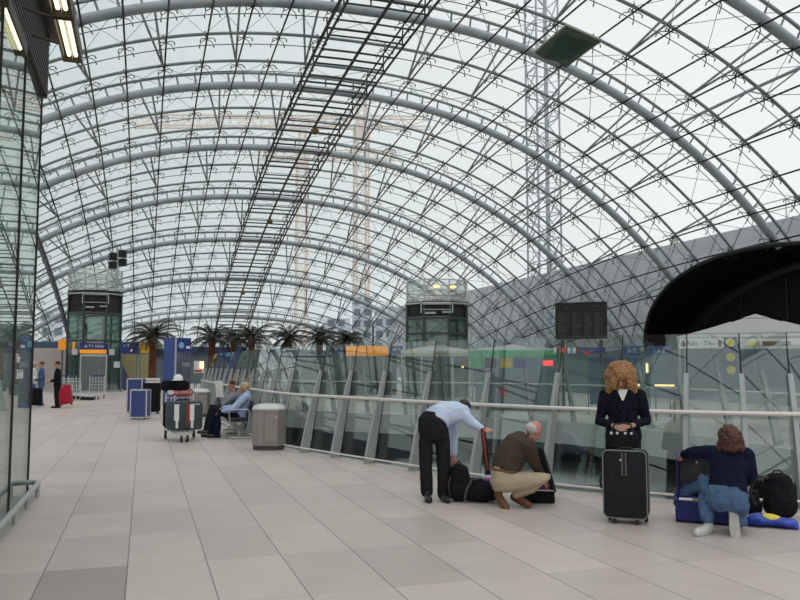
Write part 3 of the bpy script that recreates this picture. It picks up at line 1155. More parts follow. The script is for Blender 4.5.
pl = ground(91.2, 392.3)
pl.y += 1.4
lift(pl, 1.62, 7.3, 4.75, 6.05, 'green glass lift tower with trolleys parked at its doors', True)
pr = at(437, 365, 38); pr.z = 0
lift(pr, 1.52, 5.55, 3.85, 4.55, 'glass lift tower beyond the balustrade with lit open top', False)
for dx in (-.45, .35):
    b = thing('top_lamp', 'small warm lamp in the lit lift top, ' + ('the one towards the palms' if dx < 0 else 'the one towards the departures board'), 'lamp', (pr.x + dx, pr.y - 1.2, 5.22), azim(pr))
    MB().ell((0, 0, 0), (.17, .1, .07)).build('glow_bulb', M_warm, b, smooth=True)
    MB().box((0, .08, .05), (.4, .1, .06)).build('bracket', M_alu, b)
sp = thing('loudspeaker_mast', 'pale mast carrying dark loudspeakers on top of the lift tower', 'loudspeaker', (at(117, 270, 49).x, pl.y, 7.3), azim(pl))
MB().cyl((0, 0, -1.0), .09, 2.5, 10).build('mast', M_alu, sp, smooth=True)
for (x, z, rz) in ((-.28, .95, .5), (.30, 1.15, -.6), (.32, .62, -.5), (-.28, .42, .6)):
    q = MB().box((x, -.05, z), (.36, .4, .46), rz=rz).build('speaker', M_blackp, sp, bevel=.03)
    MB().box((x, -.25, z), (.26, .04, .34), rz=rz).build('speaker_grille', M_greyfab, q)


# ------------------------------------------------------------------ palms
def palm(px, ycrown, k, L, label, seed, base=None):
    random.seed(seed)
    c = at(px, ycrown, k)
    h = c.z
    t = thing('potted_palm', label, 'palm', (c.x, c.y, 0), random.uniform(0, 6), 'palms along the far end of the hall')
    MB().lathe([(.30, 0), (.42, .05), (.50, .55), (.46, .58), (.42, .50)], n=16).build('planter', M_bluegrey, t, smooth=True)
    mb = MB()
    prof = []
    n = int(h / .07)
    for i in range(n + 1):
        z = .4 + (h - .4) * i / n
        prof.append((.19 + (.03 if i % 2 else 0) - .03 * i / n + .08 * max(0, i / n - .85) / .15, z))
    mb.lathe(prof, n=12); mb.build('trunk', M_trunk, t, smooth=True)
    mb = MB()
    nf = 30
    for i in range(nf):
        a = 2.399 * i
        up = 1.30 - 1.45 * (i / nf) + random.uniform(-.12, .12)
        ln = L * random.uniform(.85, 1.1)
        d = V((math.cos(a), math.sin(a), 0))
        pts = []
        p = V((0, 0, h)); ang = up
        for s in range(9):
            pts.append(p.copy())
            p = p + (d * math.cos(ang) + V((0, 0, math.sin(ang)))) * (ln / 8)
            ang -= .15 + .17 * s / 8
        mb.tube(pts, [.03 - .0028 * s for s in range(9)], 4)
        side = V((-d.y, d.x, 0))
        for s in range(1, 8):
            for q in range(2):
                b = pts[s].lerp(pts[s + 1], q / 2)
                tg = (pts[s + 1] - pts[s]).normalized()
                wl = L * .25 * math.sin(pi * min(.98, (s + q / 2 + .6) / 9))
                for sg in (-1, 1):
                    e = b + side * sg * wl * .8 + tg * wl * .55 - V((0, 0, wl * .38))
                    w = tg * .042
                    mb.add([b - w, b + w, e + V((0, 0, .005))], [(0, 1, 2)])
    mb.build('fronds', M_frond, t)
    return t


palm(153, 338, 40, 1.7, 'nearest palm with full dark crown and reddish trunk beside the blue column'.replace('nearest ', 'largest '), 1)
palm(212, 340, 46, 1.65, 'dark palm just past the blue column, first behind the balustrade', 2)
palm(234, 340, 53, 1.45, 'smaller dark palm squeezed between two bigger crowns', 3)
palm(252, 339, 45, 1.7, 'bushy palm right behind the seated pair', 4)
palm(288, 339, 47, 1.5, 'solitary palm above the balustrade with spidery open crown', 5)
palm(320, 340, 49, 1.6, 'palm beside the orange banner, left one of two touching crowns'.replace('left one', 'farther-out one'), 6)
palm(347, 341, 52, 1.5, 'palm directly above the orange banner', 7)


# ------------------------------------------------------------------ signs, columns, hoardings
def facing(name, label, cat, px, k, group=None, turn=0.0, z=0.0):
    p = at(px, 365, k)
    return thing(name, label, cat, (p.x, p.y, z), azim(p) + turn, group)


def zpx(y, k): return 1.6 + (365 - y) * k / 800


t = facing('information_column', 'blue information column with poster between the cases and palms', 'column', 177, 32, turn=math.radians(-55))
MB().box((0, 0, 1.34), (.82, .72, 2.68)).build('body', M_posterblue, t, bevel=.01)
MB().box((.412, 0, 1.15), (.012, .68, 1.9)).build('poster', M_postergrey, t)
MB().box((.0, -.367, 1.3), (.76, .012, 2.5)).build('side_panel', M_posterblue, t)
MB().box((.41, -.36, 1.34), (.05, .05, 2.7)).build('edge_strip', M_alu, t)
MB().box((.42, .0, 2.38), (.012, .66, .46)).build('header_panel', M_signblue, t)
MB().lathe([(.13, -.006), (.13, .006)], n=18, M=Matrix.Translation((.43, -.12, 2.38)) @ Matrix.Rotation(pi / 2, 4, 'Y')).build('logo', M_cyan, t)
MB().box((.43, .2, 2.3), (.008, .18, .10)).build('caption', M_tag, t)
MB().box((.43, .12, 1.62), (.008, .34, .16)).build('caption', M_greyjacket, t)
t = facing('hoarding', 'pinkish white hoarding wall behind the standing travellers', 'hoarding', 38, 50)
MB().box((-.6, 0, 1.33), (5.0, .12, 2.66)).build('board', M_partition, t)
MB().box((-.6, 0, .05), (5.0, .16, .1)).build('skirting', M_alu, t)
t = facing('blue_fascia', 'long slate blue fascia above the pinkish hoarding', 'fascia', 30, 53)
MB().box((.0, 0, 2.85), (4.4, .3, .6)).build('panel', mat('slate_blue', (.085, .14, .23), .6), t)
for x in (-1.9, 0, 1.6): MB().box((x, .2, 1.4), (.15, .15, 2.8)).build('post', M_bluegrey, t)
t = facing('orange_sign', 'small square orange sign beside the lift tower', 'sign', 62, 49)
MB().box((0, 0, 2.85), (.5, .08, .66)).build('panel', M_orange, t)
MB().box((0, .06, 1.5), (.1, .06, 3.0)).build('post', M_bluegrey, t)


def panel_sign(label, px0, px1, y0, y1, k, m, name='direction_sign', cat='sign', text=None, tsize=.2, turn=0.0, posts=True):
    w = (px1 - px0) * k / 800; z0, z1 = zpx(y1, k), zpx(y0, k)
    t = facing(name, label, cat, (px0 + px1) / 2, k, turn=turn)
    MB().box((0, 0, (z0 + z1) / 2), (w, .10, z1 - z0)).build('panel', m, t)
    if posts:
        for x in (-w * .4, w * .4): MB().box((x, .08, (z0 + z1) / 4), (.06, .06, (z0 + z1) / 2)).build('post', M_bluegrey, t)
    if text:
        lettering(text, tsize, M_tag, t, (0, -.056, (z0 + z1) / 2))
    return t


t = panel_sign('dark blue direction sign standing past the lift tower', 120, 138, 342, 353, 47, M_signblue)
z = zpx(346, 47)
lettering('< T1', .26, M_tag, t, (-.12, -.056, z)); MB().box((.12, -.055, zpx(350.5, 47)), (.13, .012, .14)).build('pictogram', M_tag, t)
panel_sign('yellow sign next to the dark blue direction sign, behind the largest palm', 139, 152, 342, 353, 47.2, M_yellow)
panel_sign('olive booth wall under the dark blue direction sign', 121, 151, 354, 386, 52, M_olive, 'booth_wall', 'booth', posts=False)
t = facing('stair_wedge', 'sloping blue-grey stair side in front of the olive booth', 'stair', 128, 51)
MB().extrude_poly([(-.4, 0, 0), (.45, 0, 0), (-.35, 0, 1.7)], (0, .3, 0)).build('side_panel', mat('wedge_blue', (.10, .13, .24), .6), t)
panel_sign('navy shop fascia behind the first palms past the blue column', 192, 246, 347, 353, 60, M_navy, 'shop_fascia')
t = panel_sign('lit advertising panel low beside the blue column', 194, 204, 361, 373, 44, M_white, 'advert_panel', 'sign')
MB().box((.15, -.06, zpx(365, 44)), (.2, .02, .35)).build('lit_picture', M_warm, t)
MB().box((-.05, -.06, zpx(371, 44)), (.4, .02, .12)).build('caption', M_redsign, t)
t = panel_sign('long orange banner above the balustrade below the palms', 346, 388, 346, 356, 42, M_orange, 'banner', 'banner')
MB().box((-.02, -.058, zpx(351, 42)), (.04, .02, .5)).build('seam', M_leather, t)
t = facing('dark_kiosk', 'dark kiosk carrying the orange banner', 'kiosk', 356, 43)
MB().box((-.6, .9, 1.05), (5.6, 1.6, 2.1)).build('body', mat('kiosk_teal', (.035, .055, .055), .5, 0, .3, 1.5), t)
MB().box((-.6, .9, 2.15), (5.8, 1.8, .1)).build('roof_slab', M_liftframe, t)
t = panel_sign('small navy sign with white symbols beyond the orange banner', 390, 403, 346, 355, 42, M_signblue)
lettering('-o>c', .24, M_tag, t, (0, -.056, zpx(349, 42)))

# departures board
kB = 28.5
t = facing('departures_board', 'large dark departures board standing beyond the balustrade', 'board', 581, kB, turn=math.radians(-14))
w = 1.82
MB().box((0, .12, zpx(320.5, kB)), (w, .24, 1.32)).build('case', M_board, t, bevel=.01)
for i, (x, ww) in enumerate(((-.62, .48), (-.12, .36), (.28, .30), (.66, .36))):
    MB().box((x, -.005, zpx(325, kB)), (ww, .012, .88)).build('flap_column', M_flap, t)
mb = MB(); random.seed(3)
for r_ in range(13):
    for (x, ww) in ((-.62, .40), (-.12, .28), (.28, .24), (.66, .28)):
        q = random.uniform(.4, 1) * ww
        mb.box((x - ww / 2 + q / 2, -.013, zpx(311, kB) - .065 * (r_ + 1)), (q, .006, .014))
mb.build('flight_rows', M_flaptext, t)
lettering('Abflug', .085, M_flaptext, t, (-.45, -.012, zpx(307, kB)))
lettering('Departures', .085, M_flaptext, t, (.5, -.012, zpx(306, kB)))
for x in (-.7, .7): MB().box((x, .14, zpx(340, kB) / 2), (.1, .1, zpx(340, kB))).build('post', M_liftframe, t)


# ------------------------------------------------------------------ tents and stall beyond the opening
def canopy(t, w, d, z0, z1, val, m, mv, top=.04):
    a = [V((-w, -d, z0)), V((w, -d, z0)), V((w, d, z0)), V((-w, d, z0))]
    ap = V((0, 0, z1))
    mb = MB()
    N = 6
    for i in range(4):
        p, q = a[i], a[(i + 1) % 4]
        rows = []
        for j in range(N + 1):
            u = j / N
            rise = u ** 1.12
            rows.append([V((p.x * (1 - u), p.y * (1 - u), z0 + (z1 - z0) * rise)), V((q.x * (1 - u), q.y * (1 - u), z0 + (z1 - z0) * rise))])
        for j in range(N): mb.add([rows[j][0], rows[j][1], rows[j + 1][1], rows[j + 1][0]], [(0, 1, 2, 3)])
    o = mb.build('canopy', m, t)
    o.modifiers.new('t', 'SOLIDIFY').thickness = .02
    mb = MB()
    for i in range(4):
        p, q = a[i], a[(i + 1) % 4]
        n_ = V((p.y - q.y, q.x - p.x, 0)).normalized() * .02
        mb.extrude_poly([p, q, q - V((0, 0, val)), p - V((0, 0, val))], n_)
    mb.build('valance', mv, t)
    for p in a: MB().tube([(p.x * .97, p.y * .97, 0), (p.x * .97, p.y * .97, z0)], .03, 6).build('leg', M_alu, t)


kT = 20.5
t = facing('market_tent', 'large grey-white pyramid tent in front of the black archway', 'tent', 757, kT, turn=math.radians(2))
canopy(t, 1.85, 1.6, zpx(338.5, kT), zpx(314.5, kT), .10, M_tent, M_tent)
sgn = facing('tent_sign', 'white sign with flame symbols hung on the pyramid tent', 'sign', 702, kT - 1.75)
z = zpx(343.5, kT - 1.75)
MB().box((0, 0, z), (.97, .03, .25)).build('panel', M_white, sgn)
lettering('Eats - Tiku', .145, M_signblue, sgn, (0, -.018, z))
for x in (-.40, .40):
    MB().extrude_poly([(x - .03, -.018, z - .08), (x + .03, -.018, z - .08), (x + .06, -.018, z), (x + .0, -.018, z + .09), (x - .05, -.018, z)], (0, -.004, 0)).build('flame_logo', M_leather, sgn)
sgn2 = facing('tent_sign', 'white sign with yellow and brown marks hung on the pyramid tent', 'sign', 775, kT - 1.75)
MB().box((0, 0, z), (1.5, .03, .24)).build('panel', M_white, sgn2)
for x, m_, w_ in ((-.5, M_bagyellow, .16), (-.36, M_olive, .10), (-.10, M_leather, .3), (.2, M_greyjacket, .3)):
    MB().box((x, -.02, z), (w_, .01, .10)).build('mark', m_, sgn2)
bn = facing('hanging_banner', 'purple and yellow banner hanging between the two tent signs', 'banner', 730, kT - 1.8)
MB().box((0, 0, z - .28), (.34, .02, .85)).build('cloth', mat('banner_violet', (.10, .10, .22), .7, 0, .3, 4), bn)
for dz in (.02, -.32, -.62):
    MB().lathe([(.10, -.004), (.10, .004)], n=16, M=Matrix.Translation((0.02, -.016, z + dz)) @ Matrix.Rotation(pi / 2, 4, 'X')).build('yellow_disc', M_bagyellow, bn)
kS = 29
t = facing('green_stall', 'market stall with green valance beyond the opening', 'stall', 515, kS)
canopy(t, 1.62, 1.2, zpx(351, kS), zpx(344, kS), .26, M_tent, M_stallgreen)
for x, w_, m_, nm in ((-.30, .42, M_yellow, 'poster'), (.18, .40, M_signblue, 'poster'), (.55, .34, mat('poster_lilac', (.14, .14, .30), .6), 'poster'), (-1.35, .5, M_stallgreen, 'poster'), (-.85, .38, M_greyfab, 'poster')):
    MB().box((x, -1.15, zpx(362, kS)), (w_, .03, .42)).build(nm, m_, t)
MB().box((0, -.6, .5), (2.8, .6, 1.0)).build('counter', M_bluegrey, t)
t = facing('red_sign', 'glowing red sign beside the green stall', 'sign', 548, kS - 2)
MB().box((0, 0, zpx(363, kS - 2)), (.34, .05, .18)).build('panel', M_redled, t)
MB().box((0, .05, zpx(363, kS - 2) / 2), (.04, .04, zpx(363, kS - 2))).build('post', M_liftframe, t)
t = facing('market_umbrella', 'wide beige market umbrella in front of the second lift', 'umbrella', 437, 31)
canopy(t, 1.35, 1.2, zpx(351, 31), zpx(345, 31), .2, M_tent, M_cream)
lettering('- CAFE BAR -', .13, M_leather, t, (.1, -1.225, zpx(353.4, 31)))
t = facing('wall_screen', 'small lit panel under the beige market umbrella edge', 'panel', 465, 33)
MB().box((0, 0, zpx(363, 33)), (.34, .05, .35)).build('panel', M_leather, t)
MB().box((-.1, -.04, zpx(367, 33)), (.08, .03, .08)).build('lamp', M_warm, t)
MB().box((0, .06, zpx(363, 33) / 2), (.06, .06, zpx(363, 33))).build('post', M_liftframe, t)
kF = 27
t = facing('sign_strip', 'narrow strip of coloured signs under the departures board', 'sign', 579, kF)
MB().box((0, .04, zpx(350.5, kF)), (1.62, .05, .20)).build('backing', M_liftframe, t)
for x, w_, m_ in ((-.78, .07, M_tag), (-.52, .24, mat('sign_coral', (.75, .12, .12), .5)), (-.33, .08, M_tag), (-.24, .09, M_cyan), (-.14, .10, M_tag), (-.07, .05, M_redsign), (.44, .88, M_signblue)):
    MB().box((x, 0, zpx(350.5, kF)), (w_, .03, .19)).build('sign_panel', m_, t)
lettering('Regio  Fern', .12, M_greyjacket, t, (.25, -.018, zpx(350.5, kF)))
for x in (-.7, .7): MB().box((x, .09, zpx(350, kF) / 2), (.05, .05, zpx(350, kF))).build('post', M_liftframe, t)
t = facing('red_lamp', 'small red pennant-shaped lamp under the sign strip', 'lamp', 587, kF - 1)
MB().extrude_poly([(-.15, 0, zpx(352, kF)), (.15, 0, zpx(352, kF)), (.02, 0, zpx(356, kF))], (0, .05, 0)).build('pennant', mat('pennant_red', (.6, .03, .07), .5, emit=.3), t)
MB().box((.02, .03, zpx(356, kF) / 2), (.03, .03, zpx(356, kF))).build('post', M_liftframe, t)
kW = 30
t = facing('blue_display_wall', 'blue display wall behind the curly-haired woman', 'wall panel', 616, kW)
MB().box((0, 0, 1.0), (1.95, .1, 1.75)).build('panel', mat('display_blue', (.05, .09, .20), .5, 0, .3, 2), t)
for x in (-.9, 0, .9): MB().box((x, .08, .95), (.06, .06, 1.9)).build('post', M_alu, t)
for px0, px1, lab in ((624, 640, 'blue overhead sign beside the curly-haired woman, smaller of two'), (647, 671, 'blue overhead sign by the archway, wider of two')):
    tt_ = panel_sign(lab, px0, px1, 346, 356, 25, mat('overhead_blue', (.05, .10, .26), .5), text='A-Z' if px0 < 640 else '< 1-3', tsize=.17)
t = facing('pillar_lamp', 'warm upright lamp glowing past the curly-haired woman', 'lamp', 647, 24)
MB().box((0, 0, zpx(368, 24)), (.07, .05, .28)).build('glow_tube', M_warm, t)
MB().box((0, .05, .75), (.10, .06, 1.5)).build('post', M_liftframe, t)
t = facing('strip_light', 'warm horizontal strip light low beyond the balustrade', 'lamp', 664, 23)
MB().tube([(-.27, 0, zpx(385.3, 23)), (.27, 0, zpx(385.3, 23))], .025, 8).build('glow_tube', M_warm, t, smooth=True)
for x in (-.25, .25): MB().box((x, .05, zpx(385, 23) / 2), (.04, .04, zpx(385, 23))).build('post', M_liftframe, t)
t = facing('strip_light', 'short warm strip light beside the curly-haired woman shoulder', 'lamp', 639, 23)
MB().tube([(-.09, 0, zpx(384.8, 23)), (.09, 0, zpx(384.8, 23))], .025, 8).build('glow_tube', M_warm, t, smooth=True)
MB().box((0, .05, zpx(385, 23) / 2), (.04, .04, zpx(385, 23))).build('post', M_liftframe, t)
t = facing('red_poster', 'small crimson poster on the opposite balustrade side', 'poster', 503, 27)
MB().box((0, 0, zpx(392, 27)), (.26, .03, .36)).build('sheet', mat('crimson', (.42, .04, .10), .6), t)
MB().box((0, .03, .35), (.05, .04, .7)).build('post', M_liftframe, t)


# ------------------------------------------------------------------ luggage and hall furniture
def on_floor(name, label, cat, px, py, turn=0.0, group=None):
    p = ground(px, py)
    return thing(name, label, cat, (p.x, p.y, 0), azim(p) + turn, group)


# litter bin
def litter_bin(px, py, label, turn=0.0):
    t = on_floor('litter_bin', label, 'bin', px, py, turn, 'steel litter bins')

    def sect(w, d, z, ch=.13):
        return [V(p) for p in ((-w + ch, -d, z), (w - ch * .7, -d, z), (w, -d + ch, z), (w, d - ch, z), (w - ch, d, z), (-w + ch, d, z), (-w, d - ch, z), (-w, -d + ch, z))]
    dy = .26
    M = Matrix.Translation((0, dy, 0))
    MB().loft([sect(.285, .25, 0), sect(.285, .25, .085)], True, M).build('base', M_bindark, t)
    MB().loft([sect(.30, .265, .085), sect(.30, .265, .74)], True, M).build('body', M_bin, t, bevel=.006)
    MB().loft([sect(.31, .275, .745), sect(.31, .275, .775), sect(.275, .24, .83), sect(.19, .16, .86)], True, M).build('lid', M_alu, t, bevel=.008)
    mb = MB()
    mb.box((-.06, -.006, .42), (.008, .006, .56)); mb.box((.20, -.006, .42), (.008, .006, .56)); mb.box((.07, -.006, .70), (.26, .006, .008)); mb.box((.07, -.006, .14), (.26, .006, .008))
    mb.build('door_seam', M_bindark, t)
    MB().cyl((0, 0, 0), .02, .01, 10, M=Matrix.Translation((.17, -.004, .62)) @ Matrix.Rotation(pi / 2, 4, 'X')).build('lock', M_alu, t)
    return t


litter_bin(267, 450.5, 'brushed steel litter bin beside the bench', math.radians(-8))
litter_bin(200, 417, 'steel litter bin half hidden behind the loaded luggage trolley', 0)


def wheel(mb, c, r, w, rz=0.0):
    M = Matrix.Translation(c) @ Matrix.Rotation(rz, 4, 'Z') @ Matrix.Rotation(pi / 2, 4, 'Y')
    mb.lathe([(r * .3, -w / 2), (r * .95, -w / 2), (r, -w / 4), (r, w / 4), (r * .95, w / 2), (r * .3, w / 2)], n=16, M=M)


def trolley(t, sign=None):
    """push trolley: local -y is its loading end, handle at +y"""
    for s in (-1, 1):
        MB().tube([(s * .13, -.10, .17), (s * .24, .45, .20), (s * .30, .98, .22), (s * .30, 1.02, .4), (s * .29, 1.08, .98)], .021, 8).build('side_tube', M_alu, t, smooth=True)
    mb = MB()
    for i in range(5): mb.tube([(-.14 - .026 * i, .02 + .2 * i, .185 + .01 * i), (.14 + .026 * i, .02 + .2 * i, .185 + .01 * i)], .011, 6)
    for x in (-.08, 0, .08): mb.tube([(x, -.08, .18), (x * 1.8, .95, .225)], .010, 6)
    mb.build('load_bed', M_alu, t, smooth=True)
    MB().tube([(-.30, 1.09, 1.0), (.30, 1.09, 1.0)], .024, 10).build('handle', M_signblue if sign is None else M_blackp, t, smooth=True)
    mb = MB()
    for z in (.45, .6, .75, .88): mb.tube([(-.295, 1.03 + (z - .4) * .1, z), (.295, 1.03 + (z - .4) * .1, z)], .010, 6)
    for x in (-.18, -.06, .06, .18): mb.tube([(x, 1.02, .4), (x, 1.07, .9)], .010, 6)
    mb.build('back_grid', M_alu, t, smooth=True)
    for c in ((-.30, .92, .09), (.30, .92, .09), (-.06, -.06, .075), (.06, -.06, .075)):
        mb = MB(); wheel(mb, c, .09 if abs(c[0]) > .1 else .075, .045); wo = mb.build('wheel', M_dark, t, smooth=True)
        MB().box((c[0], c[1], c[2] + .07), (.055, .05, .08)).build('fork', M_alu, wo)
    return t


# loaded trolley near the bench: it stands side on, its load facing us
t = on_floor('luggage_trolley', 'steel luggage trolley loaded with a dark tagged suitcase beside the bench', 'trolley', 184, 442, math.radians(6))
trolley(t, True)
b = MB().box((0, 1.06, 1.00), (.54, .03, .14)).build('advert_board', M_redsign, t)
lettering('ALLIANCE', .085, M_tag, b, (.07, 1.043, 1.00))
MB().lathe([(.055, -.004), (.055, .004)], n=18, M=Matrix.Translation((-.20, 1.043, 1.0)) @ Matrix.Rotation(pi / 2, 4, 'X') @ Matrix.Scale(1.3, 4, (1, 0, 0))).build('logo', M_tag, b)
pT = t.location.copy(); rT = t.rotation_euler.z


def local(dx, dy, dz, base=None, rz=None):
    base = pT if base is None else base; rz = rT if rz is None else rz
    return base + Matrix.Rotation(rz, 3, 'Z') @ V((dx, dy, dz))


c = thing('suitcase', 'dark grey-green suitcase with two white tags lying on the trolley', 'suitcase', local(.02, .12, .235), rT)
MB().rbox((0, .16, .30), (.74, .30, .60), .07).build('shell', M_greencase, c, smooth=True)
for x in (-.17, .14):
    MB().box((x, -.002, .37), (.10, .008, .34)).build('tag', M_tag, c)
    MB().box((x + .01, -.002, .13), (.05, .006, .18)).build('strap', M_tag, c)
MB().box((.04, -.004, .36), (.045, .008, .52)).build('belt', M_leather, c)
MB().box((.085, -.004, .34), (.03, .008, .40)).build('belt', M_redsign, c)
MB().tube([(-.10, .16, .60), (-.08, .16, .64), (.08, .16, .64), (.10, .16, .60)], .014, 8).build('handle', M_blackp, c, smooth=True)
MB().box((.25, -.003, .54), (.10, .006, .015)).build('maker_plate', M_tag, c)
c = thing('travel_bag', 'soft black bag riding behind the red trolley board', 'bag', local(-.05, .50, .24), rT)
MB().rbox((0, .14, .29), (.66, .28, .58), .10).build('body', M_black, c, smooth=True)
MB().tube([(-.1, .14, .57), (0, .14, .63), (.1, .14, .57)], .013, 6).build('handle', M_blackp, c, smooth=True)
c = thing('shoulder_bag', 'black shoulder bag on top of the trolley under the white cap', 'bag', local(-.10, 1.0, 1.02), rT)
MB().rbox((0, .15, .12), (.60, .24, .24), .09).build('body', M_black, c, smooth=True)
c = thing('cap', 'white cap lying on the black shoulder bag', 'cap', local(-.04, 1.10, 1.255), rT)
MB().lathe([(.105, 0), (.11, .03), (.095, .09), (.05, .13), (.01, .14)], n=16).build('crown', M_tag, c, smooth=True)
MB().lathe([(.02, -.006), (.10, -.006), (.10, .004), (.02, .006)], n=14, M=Matrix.Translation((-.06, -.08, .01))).build('peak', M_tag, c, smooth=True)

# parked trolleys by the lift
t0 = on_floor('luggage_trolley', 'empty luggage trolley standing alone before the lift doors', 'trolley', 96.5, 399.5, 0, 'empty trolleys by the lift')
trolley(t0)
t0.scale = (1.1, 1.1, 1.1)
for i in range(3):
    c = copy_tree(t0)
    p = ground(90.5, 400.3)
    c.rotation_euler.z = azim(p) + math.radians(38)
    c.location = p + Matrix.Rotation(c.rotation_euler.z, 3, 'Z') @ V((0, .30 * i, 0))
    c['label'] = ('empty trolley nested in the row beside the red suitcase, ' + ('front one', 'middle one', 'rearmost one')[i])


# hard cases left of the column
def flight_case(px, py, w, h, d, label, turn):
    t = on_floor('flight_case', label, 'case', px, py, turn, 'blue flight cases')
    MB().box((0, d / 2, h / 2 + .03), (w, d, h - .06)).build('body', M_caseblue, t)
    mb = MB()
    for x in (-w / 2, w / 2):
        for y in (0, d): mb.box((x, y, h / 2 + .03), (.035, .035, h - .05))
    for z in (.06, h):
        for y in (0, d): mb.box((0, y, z), (w, .035, .035))
        for x in (-w / 2, w / 2): mb.box((x, d / 2, z), (.035, d, .035))
    mb.build('edge_profile', M_alu, t)
    for x in (-w / 2 + .06, w / 2 - .06):
        for y in (.06, d - .06):
            mb = MB(); wheel(mb, (x, y, .03), .03, .025); mb.build('castor', M_dark, t)
    MB().box((-w / 2 - .01, d * .5, h * .72), (.015, .14, .1)).build('handle_plate', M_alu, t)
    MB().box((-w / 2 - .02, d * .5, h * .45), (.006, .10, .22)).build('sticker', M_tag, t)
    return t


flight_case(138, 419.5, .46, .86, .42, 'blue flight case with silver edges, in front of the taller one', math.radians(-16))
flight_case(134, 413.5, .48, 1.14, .45, 'taller blue flight case standing behind the other one', math.radians(-16))


def upright_case(t, w, h, d, m, pm, handle=True, grooves=False):
    b = MB().rbox((0, d / 2, h / 2 + .035), (w, d, h - .05), min(.06, w * .15)).build('shell', m, t, smooth=True)
    for x in (-w / 2 + .06, w / 2 - .06):
        for y in (.05, d - .05):
            mb = MB(); wheel(mb, (x, y, .032), .032, .03); mb.build('wheel', M_dark, t, smooth=True)
    if handle: MB().tube([(-.09, d / 2, h), (-.08, d / 2, h + .035), (.08, d / 2, h + .035), (.09, d / 2, h)], .012, 8).build('handle', M_blackp, t, smooth=True)
    return b


t = on_floor('suitcase', 'tall black suitcase with pale box on top, beside the flight cases', 'suitcase', 150.5, 414, math.radians(-10))
upright_case(t, .52, 1.0, .35, M_black, M_piping, False)
p = t.location
c = thing('carton', 'pale flat carton resting on the tall black suitcase', 'box', (p.x, p.y, 1.012), t.rotation_euler.z)
MB().box((0.02, .17, .075), (.42, .28, .15)).build('box', M_white, c, bevel=.008)
MB().box((0.02, .028, .075), (.42, .004, .04)).build('tape', M_khaki, c)
t = on_floor('suitcase', 'black upright suitcase standing in front of the man in a denim jacket', 'suitcase', 34.5, 407, 0)
upright_case(t, .50, .70, .3, M_black, M_piping)
t = on_floor('suitcase', 'bright red suitcase leaning towards the dark-suited man', 'suitcase', 65.5, 407, math.radians(-8))
upright_case(t, .52, .78, .30, M_red, M_piping)
MB().rbox((-.20, .15, .41), (.10, .32, .74), .05).build('front_pocket', M_redsign, t, smooth=True)
MB().cyl((0, 0, 0), .02, .01, 10, M=Matrix.Translation((-.02, -.002, .72)) @ Matrix.Rotation(pi / 2, 4, 'X')).build('badge', M_tag, t)
t.rotation_euler.y = math.radians(-9)
t.location.z += .04

# large charcoal suitcase
t = on_floor('suitcase', 'large charcoal suitcase standing in front of the curly-haired woman', 'suitcase', 625.5, 524.5, math.radians(-7))
w, h, d = .425, .73, .24
MB().rbox((0, d / 2, h / 2 + .03), (w, d, h - .06), .055, 6).build('shell', M_greyfab, t, smooth=True)


def rrect(w, h, r, y, zc, n=6):
    out = []
    for (sx, sz, a0) in ((1, 1, 0), (-1, 1, 90), (-1, -1, 180), (1, -1, 270)):
        for i in range(n + 1):
            a = math.radians(a0 + 90 * i / n)
            out.append(V((sx * (w / 2 - r) + r * math.cos(a), y, zc + sz * (h / 2 - r) + r * math.sin(a))))
    out.append(out[0])
    return out


for y in (.012, d - .012): MB().tube(rrect(w + .004, h - .056, .055, y, h / 2 + .03), .0065, 6).build('piping', M_piping, t, smooth=True)
for x in (-.022, .018): MB().box((x, -.004, h - .13), (.006, .008, .23)).build('handle_groove', M_piping, t)
MB().box((-.002, -.003, h - .13), (.034, .006, .23)).build('handle_recess', M_blackp, t)
MB().cyl((0, 0, 0), .009, .006, 10, M=Matrix.Translation((-.035, -.001, h - .09)) @ Matrix.Rotation(pi / 2, 4, 'X')).build('badge', M_tag, t)
MB().tube([(-w / 2, d / 2, .47), (-w / 2 - .035, d / 2, .46), (-w / 2 - .048, d / 2, .40), (-w / 2 - .035, d / 2, .335), (-w / 2, d / 2, .325)], .012, 8).build('side_handle', M_blackp, t, smooth=True)
MB().tube([(-.07, d / 2, h - .0), (-.06, d / 2, h + .02), (.06, d / 2, h + .02), (.07, d / 2, h - .0)], .011, 8).build('top_handle', M_blackp, t, smooth=True)
for x in (-w / 2 + .10, w / 2 - .10, ): MB().box((x, .02, .025), (.035, .03, .05)).build('foot', M_blackp, t)
for x in (-w / 2 + .03, w / 2 - .03):
    mb = MB(); wheel(mb, (x, d - .03, .035), .035, .03); mb.build('wheel', M_dark, t, smooth=True)
MB().box((-.0, -.001, .34), (.30, .004, .003)).build('pocket_zip', M_blackp, t)

# open blue suitcase
t = on_floor('open_suitcase', 'open navy blue suitcase with upright lid in front of the kneeling woman', 'suitcase', 707, 524.5, math.radians(-3))
W, D, Hb = .60, .40, .21


def tray(w, d, h, th, M=None):
    mb = MB()
    mb.box((0, d / 2, th / 2), (w, d, th), M)
    mb.box((0, th / 2, h / 2), (w, th, h), M); mb.box((0, d - th / 2, h / 2), (w, th, h), M)
    mb.box((-w / 2 + th / 2, d / 2, h / 2), (th, d, h), M); mb.box((w / 2 - th / 2, d / 2, h / 2), (th, d, h), M)
    return mb


